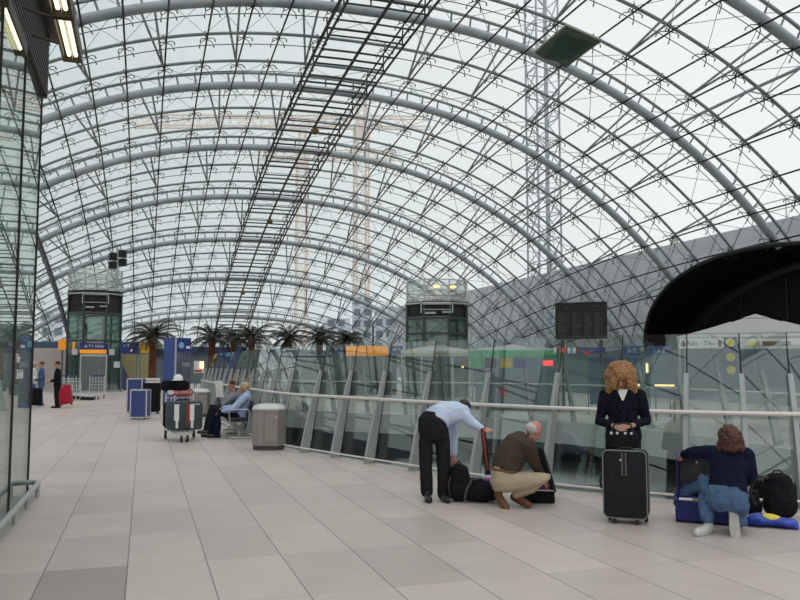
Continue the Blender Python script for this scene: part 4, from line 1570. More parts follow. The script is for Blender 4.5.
tray(W, D, Hb, .022, Matrix.Translation((0, 0, .012))).build('base_shell', M_openblue, t, bevel=.008)
LM = Matrix.Translation((0, D + .005, Hb + .015)) @ Matrix.Rotation(math.radians(97), 4, 'X') @ Matrix.Translation((0, 0, -.0))
tray(W, .44, .15, .022, LM).build('lid', M_openblue, t, bevel=.008)
mb = MB(); mb.box((0, .22, .027), (W - .05, .40, .006), LM); mb.build('lining', M_lining, t)
mb = MB(); mb.tube([LM @ V(p) for p in ((-W / 2 + .01, .01, .15), (-W / 2 + .01, .43, .15), (W / 2 - .01, .43, .15), (W / 2 - .01, .01, .15))], .014, 8); mb.build('rim', mat('rim_purple', (.05, .03, .13), .5), t, smooth=True)
for z in (.05, .15): MB().tube([(-W / 2 - .002, .0, z), (-W / 2 - .002, D, z)], .008, 6).build('edge_bead', M_alu, t)
MB().cyl((0, 0, 0), .012, .006, 10, M=LM @ Matrix.Translation((.05 - .15, .36, .035))).build('stud', M_tag, t)
pS, rS = t.location.copy(), t.rotation_euler.z
c = thing('folded_jeans', 'folded blue jeans draped slantwise out of the open blue suitcase', 'jeans', local(-.06, .24, .20, pS, rS), rS)
mb = MB()
mb.limb([(-.24, .09, .05), (-.08, .08, .13), (.12, .05, .24)], [.034, .045, .045])
mb.limb([(-.22, .07, .0), (-.08, .06, .08), (.12, .04, .18)], [.03, .04, .045])
mb.limb([(-.24, .09, .06), (-.25, .05, -.06)], [.034, .035])
mb.remesh('denim', M_jeans, c, .012, 5)
c = thing('folded_clothes', 'tan folded clothes lying in the open blue suitcase', 'clothes', local(-.08, .10, .035, pS, rS), rS)
mb = MB(); mb.limb([(-.14, .10, .12), (.25, .10, .13)], [.07, .065]); mb.limb([(-.15, .02, .08), (.2, .03, .10)], [.06, .06])
mb.remesh('cloth', mat('tan_cloth', (.30, .24, .18), .85, 0, .2, 8), c, .012, 5)
c = thing('paper', 'white paper sheet lying on the rim of the open blue suitcase', 'paper', local(-.20, .05, .232, pS, rS), rS)
MB().box((0, 0, 0), (.13, .11, .006)).build('sheet', M_tag, c)

# backpack, pouch, plastic bag by the balustrade
t = on_floor('backpack', 'black backpack leaning against the balustrade past the kneeling woman', 'backpack', 780, 520, math.radians(4))
mb = MB()
mb.limb([(-.03, .12, .13), (-.03, .13, .36)], [.13, .10]); mb.limb([(.06, .12, .13), (.05, .13, .36)], [.13, .10]); mb.limb([(0, .05, .12), (0, .07, .24)], [.11, .09])
mb.ell((0, .12, .40), (.14, .09, .07))
mb.remesh('body', M_black, t, .012, 3)
MB().tube([(-.05, .12, .46), (-.03, .12, .49), (.03, .12, .49), (.05, .12, .46)], .011, 6).build('grab_handle', M_blackp, t, smooth=True)
MB().tube([(-.10, .02, .42), (-.18, -.02, .44), (-.25, -.04, .38), (-.28, -.04, .26), (-.22, -.02, .14)], .017, 8).build('strap', M_blackp, t, smooth=True)
MB().rbox((.01, -.055, .15), (.20, .05, .16), .03).build('front_pocket', M_black, t, smooth=True)
t = on_floor('pouch', 'small black pouch standing between the kneeling woman and the backpack', 'bag', 754.5, 518, 0)
mb = MB(); mb.ell((0, .08, .10), (.085, .07, .10)); mb.ell((0, .08, .17), (.06, .05, .07)); mb.remesh('body', M_black, t, .01, 3)
MB().tube([(-.04, .08, .22), (-.02, .08, .27), (.03, .08, .27), (.05, .08, .22)], .008, 6).build('strap', M_blackp, t, smooth=True)
t = on_floor('plastic_bag', 'blue and yellow plastic bag lying flat in front of the backpack', 'bag', 771, 528.5, 0)
mb = MB()
mb.ell((-.10, .10, .06), (.14, .13, .058)); mb.ell((.12, .09, .05), (.13, .11, .048)); mb.ell((.02, .12, .055), (.14, .12, .05))
mb.ell((-.2, .08, .02), (.05, .05, .02)); mb.ell((.22, .06, .02), (.04, .05, .02))
mb.remesh('bag', M_bagblue, t, .010, 3, lambda v: .012 * noise.noise(v * 14))
mb = MB(); mb.ell((-.01, .10, .085), (.105, .085, .04)); mb.remesh('yellow_print', M_bagyellow, t, .010, 2, lambda v: .008 * noise.noise(v * 14))

# bags around the bending and squatting men
t = on_floor('rucksack', 'upright black rucksack at the feet of the bending man', 'backpack', 459, 502.5, 0)
mb = MB(); mb.limb([(-.02, .12, .12), (-.01, .13, .34)], [.12, .10]); mb.limb([(.04, .12, .12), (.03, .13, .34)], [.12, .09]); mb.ell((0, .08, .12), (.14, .12, .12))
mb.remesh('body', M_black, t, .012, 3)
MB().tube([(-.10, .02, .30), (-.12, -.02, .2), (-.10, 0, .05)], .013, 6).build('strap', M_blackp, t, smooth=True)
MB().tube([(-.03, .12, .43), (0, .12, .47), (.03, .12, .43)], .010, 6).build('grab_handle', M_blackp, t, smooth=True)
t = on_floor('holdall', 'black holdall slumped on the floor between the two men', 'bag', 481, 503.5, 0)
mb = MB(); mb.limb([(-.14, .14, .13), (.13, .16, .12)], [.13, .12]); mb.ell((0, .10, .12), (.22, .13, .115)); mb.ell((-.08, .12, .22), (.10, .10, .06))
mb.remesh('body', M_black, t, .012, 3, lambda v: .012 * noise.noise(v * 10))
MB().tube([(-.19, .0, .05), (-.16, -.02, .17), (-.10, .06, .26), (.02, .12, .27)], .014, 6).build('strap', M_lining, t, smooth=True)
c = on_floor('purple_cloth', 'purple cloth bunched over the end of the black holdall', 'clothes', 491, 502, 0)
c.location += V((0, .12, .19))
mb = MB(); mb.ell((0, 0, .02), (.08, .07, .05)); mb.ell((.05, .02, .0), (.05, .06, .04)); mb.remesh('cloth', M_purple, c, .008, 2, lambda v: .01 * noise.noise(v * 25))
t = on_floor('open_suitcase', 'open black suitcase the squatting man is packing, lid tilted up', 'suitcase', 539, 503.5, math.radians(0))
tray(.36, .50, .14, .02, Matrix.Translation((0, 0, .01))).build('base_shell', M_black, t, bevel=.008)
LM = Matrix.Translation((.19, 0, .16)) @ Matrix.Rotation(math.radians(-112 + 180), 4, 'Y') @ Matrix.Rotation(pi, 4, 'Z') @ Matrix.Translation((0, 0, 0))
mb = MB()
mb.extrude_poly([(.20, .0, .13), (.16, .0, .13), (-.01, 0, .60), (.0, 0, .645), (.05, 0, .63)], (0, .48, 0)); mb.build('lid', M_greyfab, t, bevel=.012)
MB().tube([(.19, -.01, .14), (.05, -.01, .63)], .012, 6).build('lid_edge', M_blackp, t)
MB().tube([(-.17, 0, .15), (.17, 0, .15)], .008, 6).build('rim', M_alu, t)
pq, rq = t.location.copy(), t.rotation_euler.z
c = thing('purple_shirt', 'purple shirt folded in the open black suitcase', 'clothes', local(.02, .16, .04, pq, rq), rq)
mb = MB(); mb.ell((0.05, 0, .10), (.11, .14, .06)); mb.ell((-.05, .05, .07), (.10, .12, .05)); mb.remesh('cloth', M_purple, c, .01, 2, lambda v: .012 * noise.noise(v * 18))
MB().ell((.10, -.05, .155), (.03, .04, .012)).build('label', M_tag, c, smooth=True)

# bench along the balustrade
t = thing('bench', 'steel bench with black pads along the balustrade under the seated pair', 'bench', (2.02, 17.75, 0), math.radians(-2))
MB().box((-.02, 1.3, .33), (.08, 2.6, .07)).build('beam', M_steel, t)
for y in (.12, 1.3, 2.5):
    mb = MB(); mb.tube([(-.22, y, .02), (.22, y, .02)], .022, 8); mb.tube([(-.02, y, .02), (-.02, y, .33)], .022, 8); mb.build('leg', M_steel, t, smooth=True)
for i in range(4):
    y = .30 + .62 * i
    MB().rbox((-.04, y, .415), (.46, .54, .07), .03, axis='z').build('seat', M_blackp, t, smooth=True)
    M = Matrix.Translation((.22, y, .62)) @ Matrix.Rotation(math.radians(14), 4, 'Y')
    mb = MB().rbox((0, 0, 0), (.06, .54, .40), .03, axis='x'); mb.v = [M @ p for p in mb.v]; mb.build('backrest', M_blackp, t, smooth=True)
for y in (0.0, .61, 1.23, 2.47):
    MB().tube([(.18, y, .35), (.20, y, .60), (.14, y, .635), (-.20, y, .635), (-.24, y, .60), (-.22, y, .36)], .016, 8).build('armrest', M_steel, t, smooth=True)


# ------------------------------------------------------------------ people
def basis(f, u):
    f = V(f).normalized(); u = V(u); u = (u - f * u.dot(f)).normalized()
    r = f.cross(u)
    return Matrix((r, f, u)).transposed()


def add_head(mb, c, f, u, s=1.0):
    R = basis(f, u); c = V(c)
    P = lambda x, y, z: c + R @ (V((x, y, z)) * s)
    mb.ell(P(0, -.015, .03), (.074 * s, .092 * s, .092 * s), R)
    mb.ell(P(0, .02, -.03), (.060 * s, .072 * s, .085 * s), R)
    mb.ell(P(0, .055, -.082), (.032 * s, .03 * s, .026 * s), R)
    mb.limb([P(0, .088, .015), P(0, .108, -.022)], [.008 * s, .014 * s], 8)
    mb.ell(P(0, .088, -.055), (.024 * s, .010 * s, .010 * s), R)
    mb.ell(P(0, .082, .028), (.05 * s, .012 * s, .010 * s), R)
    for x in (-1, 1): mb.ell(P(.076 * x, -.005, -.01), (.010 * s, .020 * s, .032 * s), R)
    return R


def add_eyes(parent, c, f, u, s=1.0):
    R = basis(f, u); c = V(c)
    for x in (-.031, .031):
        MB().ell(c + R @ (V((x, .080, .008)) * s), (.012 * s, .008 * s, .008 * s), R, 10, 6).build('eye', M_darkhair, parent, smooth=True)


def add_hand(mb, w, d, back, thumb, curl=.5, s=1.0):
    """w wrist, d pointing direction, back = normal of the back of the hand, thumb = side the thumb is on"""
    d = V(d).normalized(); b = V(back); b = (b - d * b.dot(d)).normalized()
    t = d.cross(b)
    if t.dot(V(thumb)) < 0: t = -t
    w = V(w)
    R = Matrix((t, d, b)).transposed()
    mb.ell(w + d * .048 * s, (.041 * s, .056 * s, .016 * s), R, 12, 8)
    mb.limb([w - d * .02 * s, w + d * .03 * s], [.026 * s, .027 * s], 10)
    for i, (o, L) in enumerate(((.030, .072), (.010, .082), (-.010, .076), (-.030, .060))):
        p = w + d * (.088 - .004 * abs(i - 1)) * s + t * o * s
        pts = [p - d * .025 * s]
        ang = curl * .35
        q = p
        pts.append(q)
        for k in range(3):
            dd = d * math.cos(ang) - b * math.sin(ang)
            q = q + dd * L * s * (.45, .32, .23)[k]
            pts.append(q)
            ang += curl * .75
        mb.limb(pts, [.0095 * s, .0095 * s, .009 * s, .0085 * s, .0072 * s], 8)
    p = w + d * .03 * s + t * .030 * s
    mb.limb([p, p + t * .028 * s + d * .025 * s - b * .008 * s, p + t * .036 * s + d * .056 * s - b * .02 * s], [.013 * s, .0115 * s, .009 * s], 8)


def ring(c, a, b, n=16, p=2.4):
    """superelliptic ring with half axes a, b (vectors) about c"""
    out = []
    for k in range(n):
        t = 2 * pi * k / n
        ct, st = math.cos(t), math.sin(t)
        out.append(V(c) + V(a) * math.copysign(abs(ct) ** (2 / p), ct) + V(b) * math.copysign(abs(st) ** (2 / p), st))
    return out


def torso(mb, rows, side, n=16):
    """rows: (centre, half width, half depth); side = unit vector across the body"""
    side = V(side).normalized()
    R = []
    for i, (c, w, d) in enumerate(rows):
        ax = (V(rows[min(i + 1, len(rows) - 1)][0]) - V(rows[max(i - 1, 0)][0])).normalized()
        s = (side - ax * side.dot(ax)).normalized()
        R.append(ring(c, s * w, ax.cross(s) * d, n))
    mb.loft(R)


def shoe(parent, name, m, heel, toe, up=(0, 0, 1), s=1.0, sole=None):
    heel, toe = V(heel), V(toe)
    d = (toe - heel).normalized(); u = V(up); u = (u - d * u.dot(d)).normalized()
    L = .27 * s
    mb = MB()
    mb.limb([heel + u * .045 * s, heel + d * L * .35 + u * .045 * s, heel + d * L * .8 + u * .035 * s, heel + d * L * .93 + u * .032 * s], [.040 * s, .042 * s, .044 * s, .034 * s])
    mb.limb([heel + u * .05 * s + d * .02, heel + u * .10 * s + d * .03], [.042 * s, .042 * s])
    o = mb.remesh(name, m, parent, .010, 3)
    mb = MB()
    R = Matrix((d.cross(u), d, u)).transposed()
    pr = []
    for k in range(20):
        a = 2 * pi * k / 20
        y = math.sin(a); x = math.cos(a)
        pr.append(heel + R @ V((x * (.044 if y > 0 else .036) * s, L * .45 + y * L * .56, .0)))
    mb.extrude_poly(pr, u * .022 * s)
    mb.build('sole', sole or M_dark, o, bevel=.004)
    return o


def curls(parent, name, m, c, R, rad, n, r0, keep, seed=1, extra=()):
    random.seed(seed)
    mb = MB()
    c = V(c)
    mb.ell(c, [q * .86 for q in rad], R)
    for i in range(n):
        z = 1 - 2 * (i + .5) / n; a = 2.399963 * i
        v = V((math.sqrt(1 - z * z) * math.cos(a), math.sqrt(1 - z * z) * math.sin(a), z))
        if not keep(v): continue
        p = c + R @ V((v.x * rad[0], v.y * rad[1], v.z * rad[2])) * random.uniform(.88, 1.04)
        r = r0 * random.uniform(.7, 1.25)
        mb.ell(p, (r, r, r * 1.2), None, 8, 6)
    for p, r in extra: mb.ell(p, r, None, 10, 7)
    return mb.remesh(name, m, parent, .011, 1, lambda v: .010 * noise.noise(v * 42) + .006 * noise.noise(v * 90))


def person(label, px, py, group=None, turn=0.0):
    p = ground(px, py)
    return thing('person', label, 'person', (p.x, p.y, 0), azim(p) + turn, group)


def J(x0, y0, s):
    return lambda x, y, dy=0.0: V(((x - x0) / s, dy, (y0 - y) / s))


# ---- woman with ginger curls, looking down into her handbag
w1 = person('standing woman with big ginger curls and black jacket searching her handbag', 625, 515)
hc, hf, hu = V((-.015, -.05, 1.47)), V((-.03, -.80, -.55)), V((0, -.5, .85))
body = MB()
RH = add_head(body, hc, hf, hu)
body.limb([(0, .0, 1.28), (-.005, -.02, 1.40)], [.055, .052])
torso(body, [((0, .02, .82), .17, .10), ((0, .02, 1.0), .14, .09), ((0, .02, 1.2), .17, .09), ((0, .02, 1.32), .12, .06)], (1, 0, 0))
aL = [V((-.175, .02, 1.27)), V((-.245, .03, .99)), V((-.085, -.22, .955))]
aR = [V((.18, .02, 1.27)), V((.245, .03, 1.00)), V((.09, -.21, .965))]
for a in (aL, aR): body.limb(a, [.042, .036, .026])
add_hand(body, aL[2], (.75, -.5, -.30), (0, -.55, .8), (.2, .2, 1), .55)
add_hand(body, aR[2], (-.80, -.45, -.10), (0, -.55, .8), (-.2, .2, 1), .55)
for s in (-1, 1): body.limb([(s * .09, .03, .84), (s * .095, .02, .46), (s * .10, .05, .08)], [.08, .052, .036])
body.remesh('body', M_skin, w1, .008, 3)
add_eyes(w1, hc, hf, hu)
mb = MB()
torso(mb, [((0, .02, .80), .195, .135), ((0, .02, .90), .185, .13), ((0, .02, 1.04), .155, .115), ((0, .02, 1.18), .172, .12), ((0, .02, 1.28), .188, .105), ((0, .02, 1.335), .14, .075), ((0, .03, 1.36), .085, .055)], (1, 0, 0))
for a in (aL, aR):
    e = a[1].lerp(a[2], .80)
    mb.limb([a[0], a[0].lerp(a[1], .5), a[1], e], [.075, .064, .057, .046])
for s in (-1, 1): mb.limb([(s * .02, -.09, 1.12), (s * .07, -.065, 1.30), (s * .085, .0, 1.37)], [.022, .03, .028])
mb.remesh('jacket', M_blackjacket, w1, .010, 4, lambda v: .006 * noise.noise(v * 13))
mb = MB(); mb.extrude_poly([(-.055, -.098, 1.34), (.06, -.098, 1.34), (.012, -.114, 1.22), (-.005, -.114, 1.22)], (0, .02, 0)); mb.build('shirt_front', M_tag, w1, bevel=.006)
for z in (1.10, 1.02, .94): MB().ell((.008, -.108 if z > 1 else -.112, z), (.010, .006, .010)).build('button', M_blackp, w1, smooth=True)
mb = MB()
torso(mb, [((0, .03, .74), .185, .125), ((0, .03, .84), .185, .12), ((0, .03, .95), .155, .11)], (1, 0, 0))
for s in (-1, 1): mb.limb([(s * .09, .03, .80), (s * .10, .02, .46), (s * .105, .05, .09)], [.098, .078, .072])
mb.remesh('trousers', M_trouser, w1, .012, 4)
for s in (-1, 1): shoe(w1, 'shoe', M_blackp, (s * .10, .11, 0), (s * .12, -.2, 0))
curls(w1, 'hair', M_curl, (-.012, .005, 1.475), Matrix.Identity(3), (.145, .145, .15), 190, .030,
      lambda v: not (v.y < -.55 and v.z < -.05 and abs(v.x) < .55), 3,
      [((-.125, -.02, 1.37), (.055, .07, .09)), ((.115, -.02, 1.37), (.05, .07, .09)), ((-.15, -.01, 1.31), (.03, .045, .06)), ((.135, .0, 1.31), (.03, .045, .06)),
       ((-.02, -.135, 1.50), (.09, .045, .07)), ((-.085, -.135, 1.42), (.035, .04, .09)), ((.08, -.135, 1.42), (.035, .04, .09))])
hb = thing('handbag', 'black handbag held open by the curly-haired woman above the suitcase', 'handbag', w1.matrix_world.translation, 0)
hb.location = local(0, -.26, .69, w1.location.copy(), w1.rotation_euler.z); hb.rotation_euler.z = w1.rotation_euler.z
mb = MB()
torso(mb, [((-.015, 0, 0), .155, .055), ((-.015, 0, .06), .175, .075), ((-.015, 0, .17), .165, .06), ((-.015, 0, .225), .15, .04)], (1, 0, 0))
mb.remesh('bag_body', M_black, hb, .010, 3, lambda v: .006 * noise.noise(v * 20))
for x in (-.11, -.05, .03, .09): MB().lathe([(.010, -.006), (.016, 0), (.010, .006)], n=10, M=Matrix.Translation((x - .01, -.055, .20)) @ Matrix.Rotation(pi / 2, 4, 'X')).build('ring', M_alu, hb)
MB().tube([(-.12, -.035, .21), (-.09, -.03, .29), (0, -.02, .305), (.08, -.03, .29), (.10, -.035, .21)], .010, 8).build('strap', M_blackp, hb, smooth=True)

# ---- woman kneeling at the open blue case, back to us
w2 = person('kneeling woman in navy top and blue jeans packing the open blue suitcase', 727, 537)
K = J(727, 537, 106.0)
hc = K(733, 442, .16); hf = V((-.25, .85, -.45)); hu = V((-.05, .35, .9))
body = MB()
add_head(body, hc, hf, hu)
hipL, hipR = K(718, 500, .14), K(737, 500, .14)
kneeL, ankL = K(705, 489, .34), K(709, 524, .12)
kneeR, ankR = V((.12, .46, .07)), V((.07, .06, .13))
shL, shR = K(717, 457, .22), K(748, 458, .18)
elL, haL = K(699, 458, .27), K(686, 463, .42)
elR, haR = K(752, 478, .22), K(746, 490, .40)
body.limb([K(731, 458, .19), K(733, 450, .17)], [.055, .05])
torso(body, [(K(728, 500, .14), .17, .11), (K(730, 480, .16), .14, .10), (K(732, 460, .19), .16, .09)], (1, 0, 0))
body.limb([shL, elL, haL], [.042, .035, .026]); body.limb([shR, elR, haR], [.042, .035, .026])
add_hand(body, haL, (-.3, .9, -.3), (-.2, .3, .9), (1, 0, 0), .5)
add_hand(body, haR, (-.3, .8, -.5), (.2, .3, .9), (-1, 0, 0), .5)
body.limb([hipL, kneeL + V((.015, -.03, -.03)), ankL], [.07, .042, .034]); body.limb([hipR, kneeR, ankR], [.07, .045, .034])
body.remesh('body', M_skin, w2, .009, 3)
mb = MB()
torso(mb, [(K(729, 499, .14), .185, .13), (K(729, 490, .15), .175, .125), (K(730, 478, .17), .165, .115), (K(732, 465, .19), .185, .115), (K(732, 456, .20), .175, .09), (K(732, 451, .19), .09, .06)], (1, -.05, 0))
mb.limb([shL, elL, elL.lerp(haL, .85)], [.074, .062, .048]); mb.limb([shR, shR.lerp(elR, .5), elR, elR.lerp(haR, .85)], [.074, .068, .060, .046])
mb.remesh('top', M_navytop, w2, .010, 4, lambda v: .006 * noise.noise(v * 12))
mb = MB()
torso(mb, [(K(727, 512, .13), .15, .11), (K(727, 505, .13), .195, .15), (K(728, 495, .14), .19, .14), (K(728, 489, .15), .165, .12)], (1, 0, 0))
mb.limb([hipL + V((-.0, 0, -.03)), kneeL, kneeL.lerp(ankL, .5), ankL + V((0, 0, .02))], [.105, .078, .068, .066])
mb.limb([hipR + V((.0, 0, -.03)), hipR.lerp(kneeR, .5), kneeR + V((0, 0, .015)), ankR + V((.01, .05, -.01))], [.115, .10, .082, .066])
mb.ell(K(722, 506, .10), (.10, .10, .09)); mb.ell(K(738, 506, .10), (.11, .11, .10))
mb.remesh('jeans', M_jeans, w2, .010, 4, lambda v: .006 * noise.noise(v * 16))
shoe(w2, 'trainer', M_trainer, V((-.15, .14, 0)), V((-.28, -.12, 0)), sole=M_sole)
shoe(w2, 'trainer', M_sole, V((.06, .045, .245)), V((.075, -.01, .0)), up=(0, 1, .15), s=1.12, sole=M_sole)
curls(w2, 'hair', M_brownhair, hc + V((0, -.005, .005)), Matrix.Identity(3), (.105, .105, .115), 110, .018, lambda v: not (v.y > .7 and v.z < .2), 5,
      [(hc + V((-.09, .0, -.08)), (.035, .05, .07)), (hc + V((.10, .0, -.08)), (.035, .05, .08)), (hc + V((0, -.06, -.07)), (.09, .045, .06))])

# ---- man bending over the bags, strap in hand
m1 = person('man in pale blue shirt bending over the black bags, holding a red strap', 438, 500)
K = J(438, 500, 83.5)
hipA, hipB = K(428, 427, .0), K(440, 427, .04)
body = MB()
hc = K(466, 414, .58); hf = V((.45, .55, -.70)); hu = V((.35, .65, .55))
add_head(body, hc, hf, hu)
sh = K(458, 416, .36); shA = K(452, 420, .48); shB = K(462, 415, .20)
elB, haB = K(473, 425, .14), K(483, 431, .05)
elA, haA = K(455, 440, .46), K(454, 462, .36)
body.limb([sh, K(463, 414, .50)], [.055, .05])
torso(body, [(K(437, 430, .02), .12, .08), (K(441, 420, .10), .12, .08), (K(452, 415, .26), .14, .08), (K(459, 415, .38), .12, .06)], (.62, -.70, 0))
body.limb([shB, elB, haB], [.045, .037, .028]); body.limb([shA, elA, haA], [.045, .037, .028])
add_hand(body, haB, (.9, -.2, .05), (.1, -.3, .9), (.2, -.9, .2), 1.5)
add_hand(body, haA, (0, -.1, -1), (-.2, -.8, .1), (1, 0, 0), .6)
body.limb([hipA, K(427, 460, .0), K(428, 493, .03)], [.09, .055, .04]); body.limb([hipB, K(443, 462, .02), K(443, 495, .03)], [.09, .055, .04])
body.remesh('body', M_skin2, m1, .009, 3)
mb = MB()
torso(mb, [(K(435, 425, .0), .175, .14), (K(438, 419, .06), .18, .15), (K(446, 416, .16), .185, .15), (K(454, 415, .27), .195, .14), (K(460, 415, .36), .17, .105), (K(463, 415, .42), .09, .06)], (.62, -.70, 0))
mb.limb([shB, shB.lerp(elB, .5), elB, elB.lerp(haB, .85)], [.085, .072, .062, .045])
mb.limb([shA, elA, elA.lerp(haA, .8)], [.08, .062, .046])
mb.remesh('shirt', M_shirt, m1, .010, 4, lambda v: .006 * noise.noise(v * 14))
mb = MB()
torso(mb, [(K(434, 440, .01), .165, .125), (K(433, 430, .0), .182, .145), (K(433, 422, .0), .178, .14), (K(435, 417, .03), .15, .115)], (.9, -.4, 0))
mb.limb([hipA + V((.02, 0, -.05)), K(426, 445, .0), K(426, 470, .0), K(427, 492, .03)], [.105, .088, .077, .076])
mb.limb([hipB + V((-.0, 0, -.05)), K(443, 445, .01), K(444, 470, .02), K(444, 494, .03)], [.11, .092, .082, .082])
mb.remesh('trousers', M_trouser, m1, .011, 4, lambda v: .006 * noise.noise(v * 10))
shoe(m1, 'shoe', M_blackp, (-.13, .02, 0), (-.10, -.26, 0)); shoe(m1, 'shoe', M_blackp, (.06, .02, 0), (.12, -.25, 0))
mb = MB(); R = basis(hf, hu); mb.ell(hc + R @ V((0, -.02, .045)), (.083, .098, .088), R); mb.remesh('hair', M_darkhair, m1, .010, 3)
st = thing('strap', 'red and black strap hanging from the bending man hand', 'strap', local(.55, .04, 0, m1.location.copy(), m1.rotation_euler.z), m1.rotation_euler.z)
h0 = K(483, 431, .02) - V((.55, .04, 0)); h1 = K(485, 450, .02) - V((.55, .04, 0)); h2 = K(487.5, 473, .02) - V((.55, .04, 0))
for off, m_, nm, wd in ((0, M_strap, 'webbing', .022), (-.022, M_black, 'edge', .009), (.022, M_black, 'edge', .009)):
    mb = MB(); rr = []
    for p in (h0 + V((.01, 0, .02)), h0, h1, h2):
        rr.append([p + V((off - wd * .7, -.004, 0)), p + V((off + wd * .7, -.004, 0)), p + V((off + wd * .7, .004, 0)), p + V((off - wd * .7, .004, 0))])
    mb.loft(rr); mb.build(nm, m_, st)
MB().box(h2, (.07, .014, .06)).build('buckle', M_blackp, st)

# ---- white-haired man squatting, packing
m2 = person('white-haired man in brown sweater and khaki trousers squatting to pack', 513, 507)
K = J(513, 507, 88.5)
hc = K(535, 433, .16); hf = V((.62, .45, -.62)); hu = V((.45, .25, .85))
hipA, hipB = K(506, 480, .16), K(503, 482, -.04)
kneeB, ankB = K(545, 478, -.02), K(517, 497, .04)
kneeA, ankA = K(532, 478, .38), K(498, 492, .12)
shB, shA = K(528, 446, -.02), K(522, 447, .36)
elB, haB = K(536, 466, .10), K(545, 483, .26)
elA, haA = K(538, 466, .40), K(547, 482, .40)
body = MB()
add_head(body, hc, hf, hu)
body.limb([K(524, 443, .17), K(532, 437, .16)], [.058, .055])
torso(body, [(K(505, 478, .07), .17, .12), (K(510, 462, .10), .17, .12), (K(520, 447, .16), .18, .10)], (.25, -.95, 0))
body.limb([shB, elB, haB], [.047, .038, .028]); body.limb([shA, elA, haA], [.047, .038, .028])
add_hand(body, haB, (.4, .4, -.8), (.5, -.6, .2), (1, .3, 0), .6); add_hand(body, haA, (.3, .1, -.9), (.7, .3, .2), (1, -.3, 0), .6)
body.limb([hipB, kneeB, ankB], [.09, .056, .04]); body.limb([hipA, kneeA, ankA], [.09, .056, .04])
body.remesh('body', M_skin2, m2, .009, 3)
mb = MB()
torso(mb, [(K(506, 473, .07), .19, .155), (K(508, 464, .09), .195, .165), (K(513, 454, .12), .215, .17), (K(519, 445, .15), .215, .145), (K(525, 440, .17), .16, .10), (K(528, 438, .17), .08, .06)], (.30, -.95, 0))
mb.limb([shB, shB.lerp(elB, .5), elB, elB.lerp(haB, .8)], [.095, .082, .066, .05]); mb.limb([shA, elA, elA.lerp(haA, .8)], [.09, .066, .05])
mb.remesh('sweater', M_brownsweater, m2, .010, 4, lambda v: .007 * noise.noise(v * 11))
mb = MB(); mb.limb([K(523, 440, .10), K(528, 436, .10), K(531, 437, .16), K(528, 439, .24)], [.022, .022, .022, .02]); mb.remesh('collar', M_leather, m2, .008, 2)
mb = MB()
torso(mb, [(K(507, 489, .06), .16, .15), (K(505, 482, .06), .20, .17), (K(505, 474, .07), .19, .155), (K(506, 470, .08), .175, .145)], (.15, -1, 0))
mb.limb([hipB + V((.02, .02, 0)), hipB.lerp(kneeB, .55) + V((0, 0, -.01)), kneeB, kneeB.lerp(ankB, .5), ankB + V((.0, 0, .03))], [.125, .105, .082, .07, .064])
mb.limb([hipA + V((.02, -.02, 0)), kneeA, ankA + V((0, 0, .03))], [.12, .08, .062])
mb.remesh('trousers', M_khaki, m2, .010, 4, lambda v: .006 * noise.noise(v * 14))
mb = MB()
bl = []
for k in range(25):
    a = 2 * pi * k / 24
    bl.append(K(505.5, 471.5, .075) + V((.30, -.95, 0)).normalized() * .192 * math.cos(a) + V((.93, .3, -.15)).normalized() * .163 * math.sin(a))
mb.tube(bl, .016, 6); mb.build('belt', M_leather, m2, smooth=True)
shoe(m2, 'shoe', M_leather, (.0, .10, .06), (.20, -.10, 0), sole=M_leather)
shoe(m2, 'shoe', M_leather, (-.19, .06, .10), (-.10, -.08, .0), up=(-.2, .3, .9), sole=M_leather)
mb = MB(); R = basis(hf, hu); mb.ell(hc + R @ V((0, -.045, .005)), (.081, .078, .070), R); mb.remesh('hair', M_whitehair, m2, .010, 3, lambda v: .003 * noise.noise(v * 50))

# ---- seated pair on the bench
w3 = person('blond seated woman in light blue jacket leaning back on the bench', 236, 437)
K = J(236, 437, 45.5)
hc = K(243.5, 387.5, .0); hf = V((-.9, -.15, -.1)); hu = V((-.12, 0, 1))
hip = K(241, 416, .0)
kn1, an1 = K(219, 412, -.10), K(217, 434, -.10)
kn2, an2 = K(216, 411, .12), K(211, 434, .12)
sh1, sh2 = K(245, 397, -.20), K(244, 397, .20)
e1, h1_ = K(233, 409, -.24), K(221, 411, -.12)
e2, h2_ = K(233, 408, .22), K(222, 408, .12)
body = MB()
add_head(body, hc, hf, hu)
body.limb([K(245, 397, 0), K(244, 391, 0)], [.055, .05])
torso(body, [(hip, .17, .11), (K(244, 405, 0), .15, .10), (K(245, 397, 0), .17, .08)], (0, 1, 0))
for a in ((sh1, e1, h1_), (sh2, e2, h2_)): body.limb(a, [.042, .036, .026])
add_hand(body, h1_, (-.8, .3, -.3), (0, -.2, .9), (0, 1, .2), .5); add_hand(body, h2_, (-.8, -.3, -.3), (0, .2, .9), (0, -1, .2), .5)
for a in ((hip + V((0, -.09, 0)), kn1, an1), (hip + V((0, .09, 0)), kn2, an2)): body.limb(a, [.08, .054, .038])
body.remesh('body', M_skin, w3, .010, 3)
mb = MB()
torso(mb, [(K(240, 421, 0), .21, .17), (K(241, 413, 0), .205, .16), (K(244, 405, 0), .20, .145), (K(246, 398, 0), .205, .12), (K(246, 393, 0), .14, .085), (K(245, 391, 0), .08, .06)], (0, 1, 0))
mb.limb([K(240, 417, -.08), K(231, 417, -.08)], [.12, .09]); mb.limb([K(240, 417, .08), K(231, 417, .08)], [.12, .09])
for a in ((sh1, e1, h1_), (sh2, e2, h2_)): mb.limb([a[0], a[1], a[1].lerp(a[2], .85)], [.085, .070, .052])
mb.remesh('jacket', M_lilac, w3, .012, 4, lambda v: .008 * noise.noise(v * 11))
mb = MB()
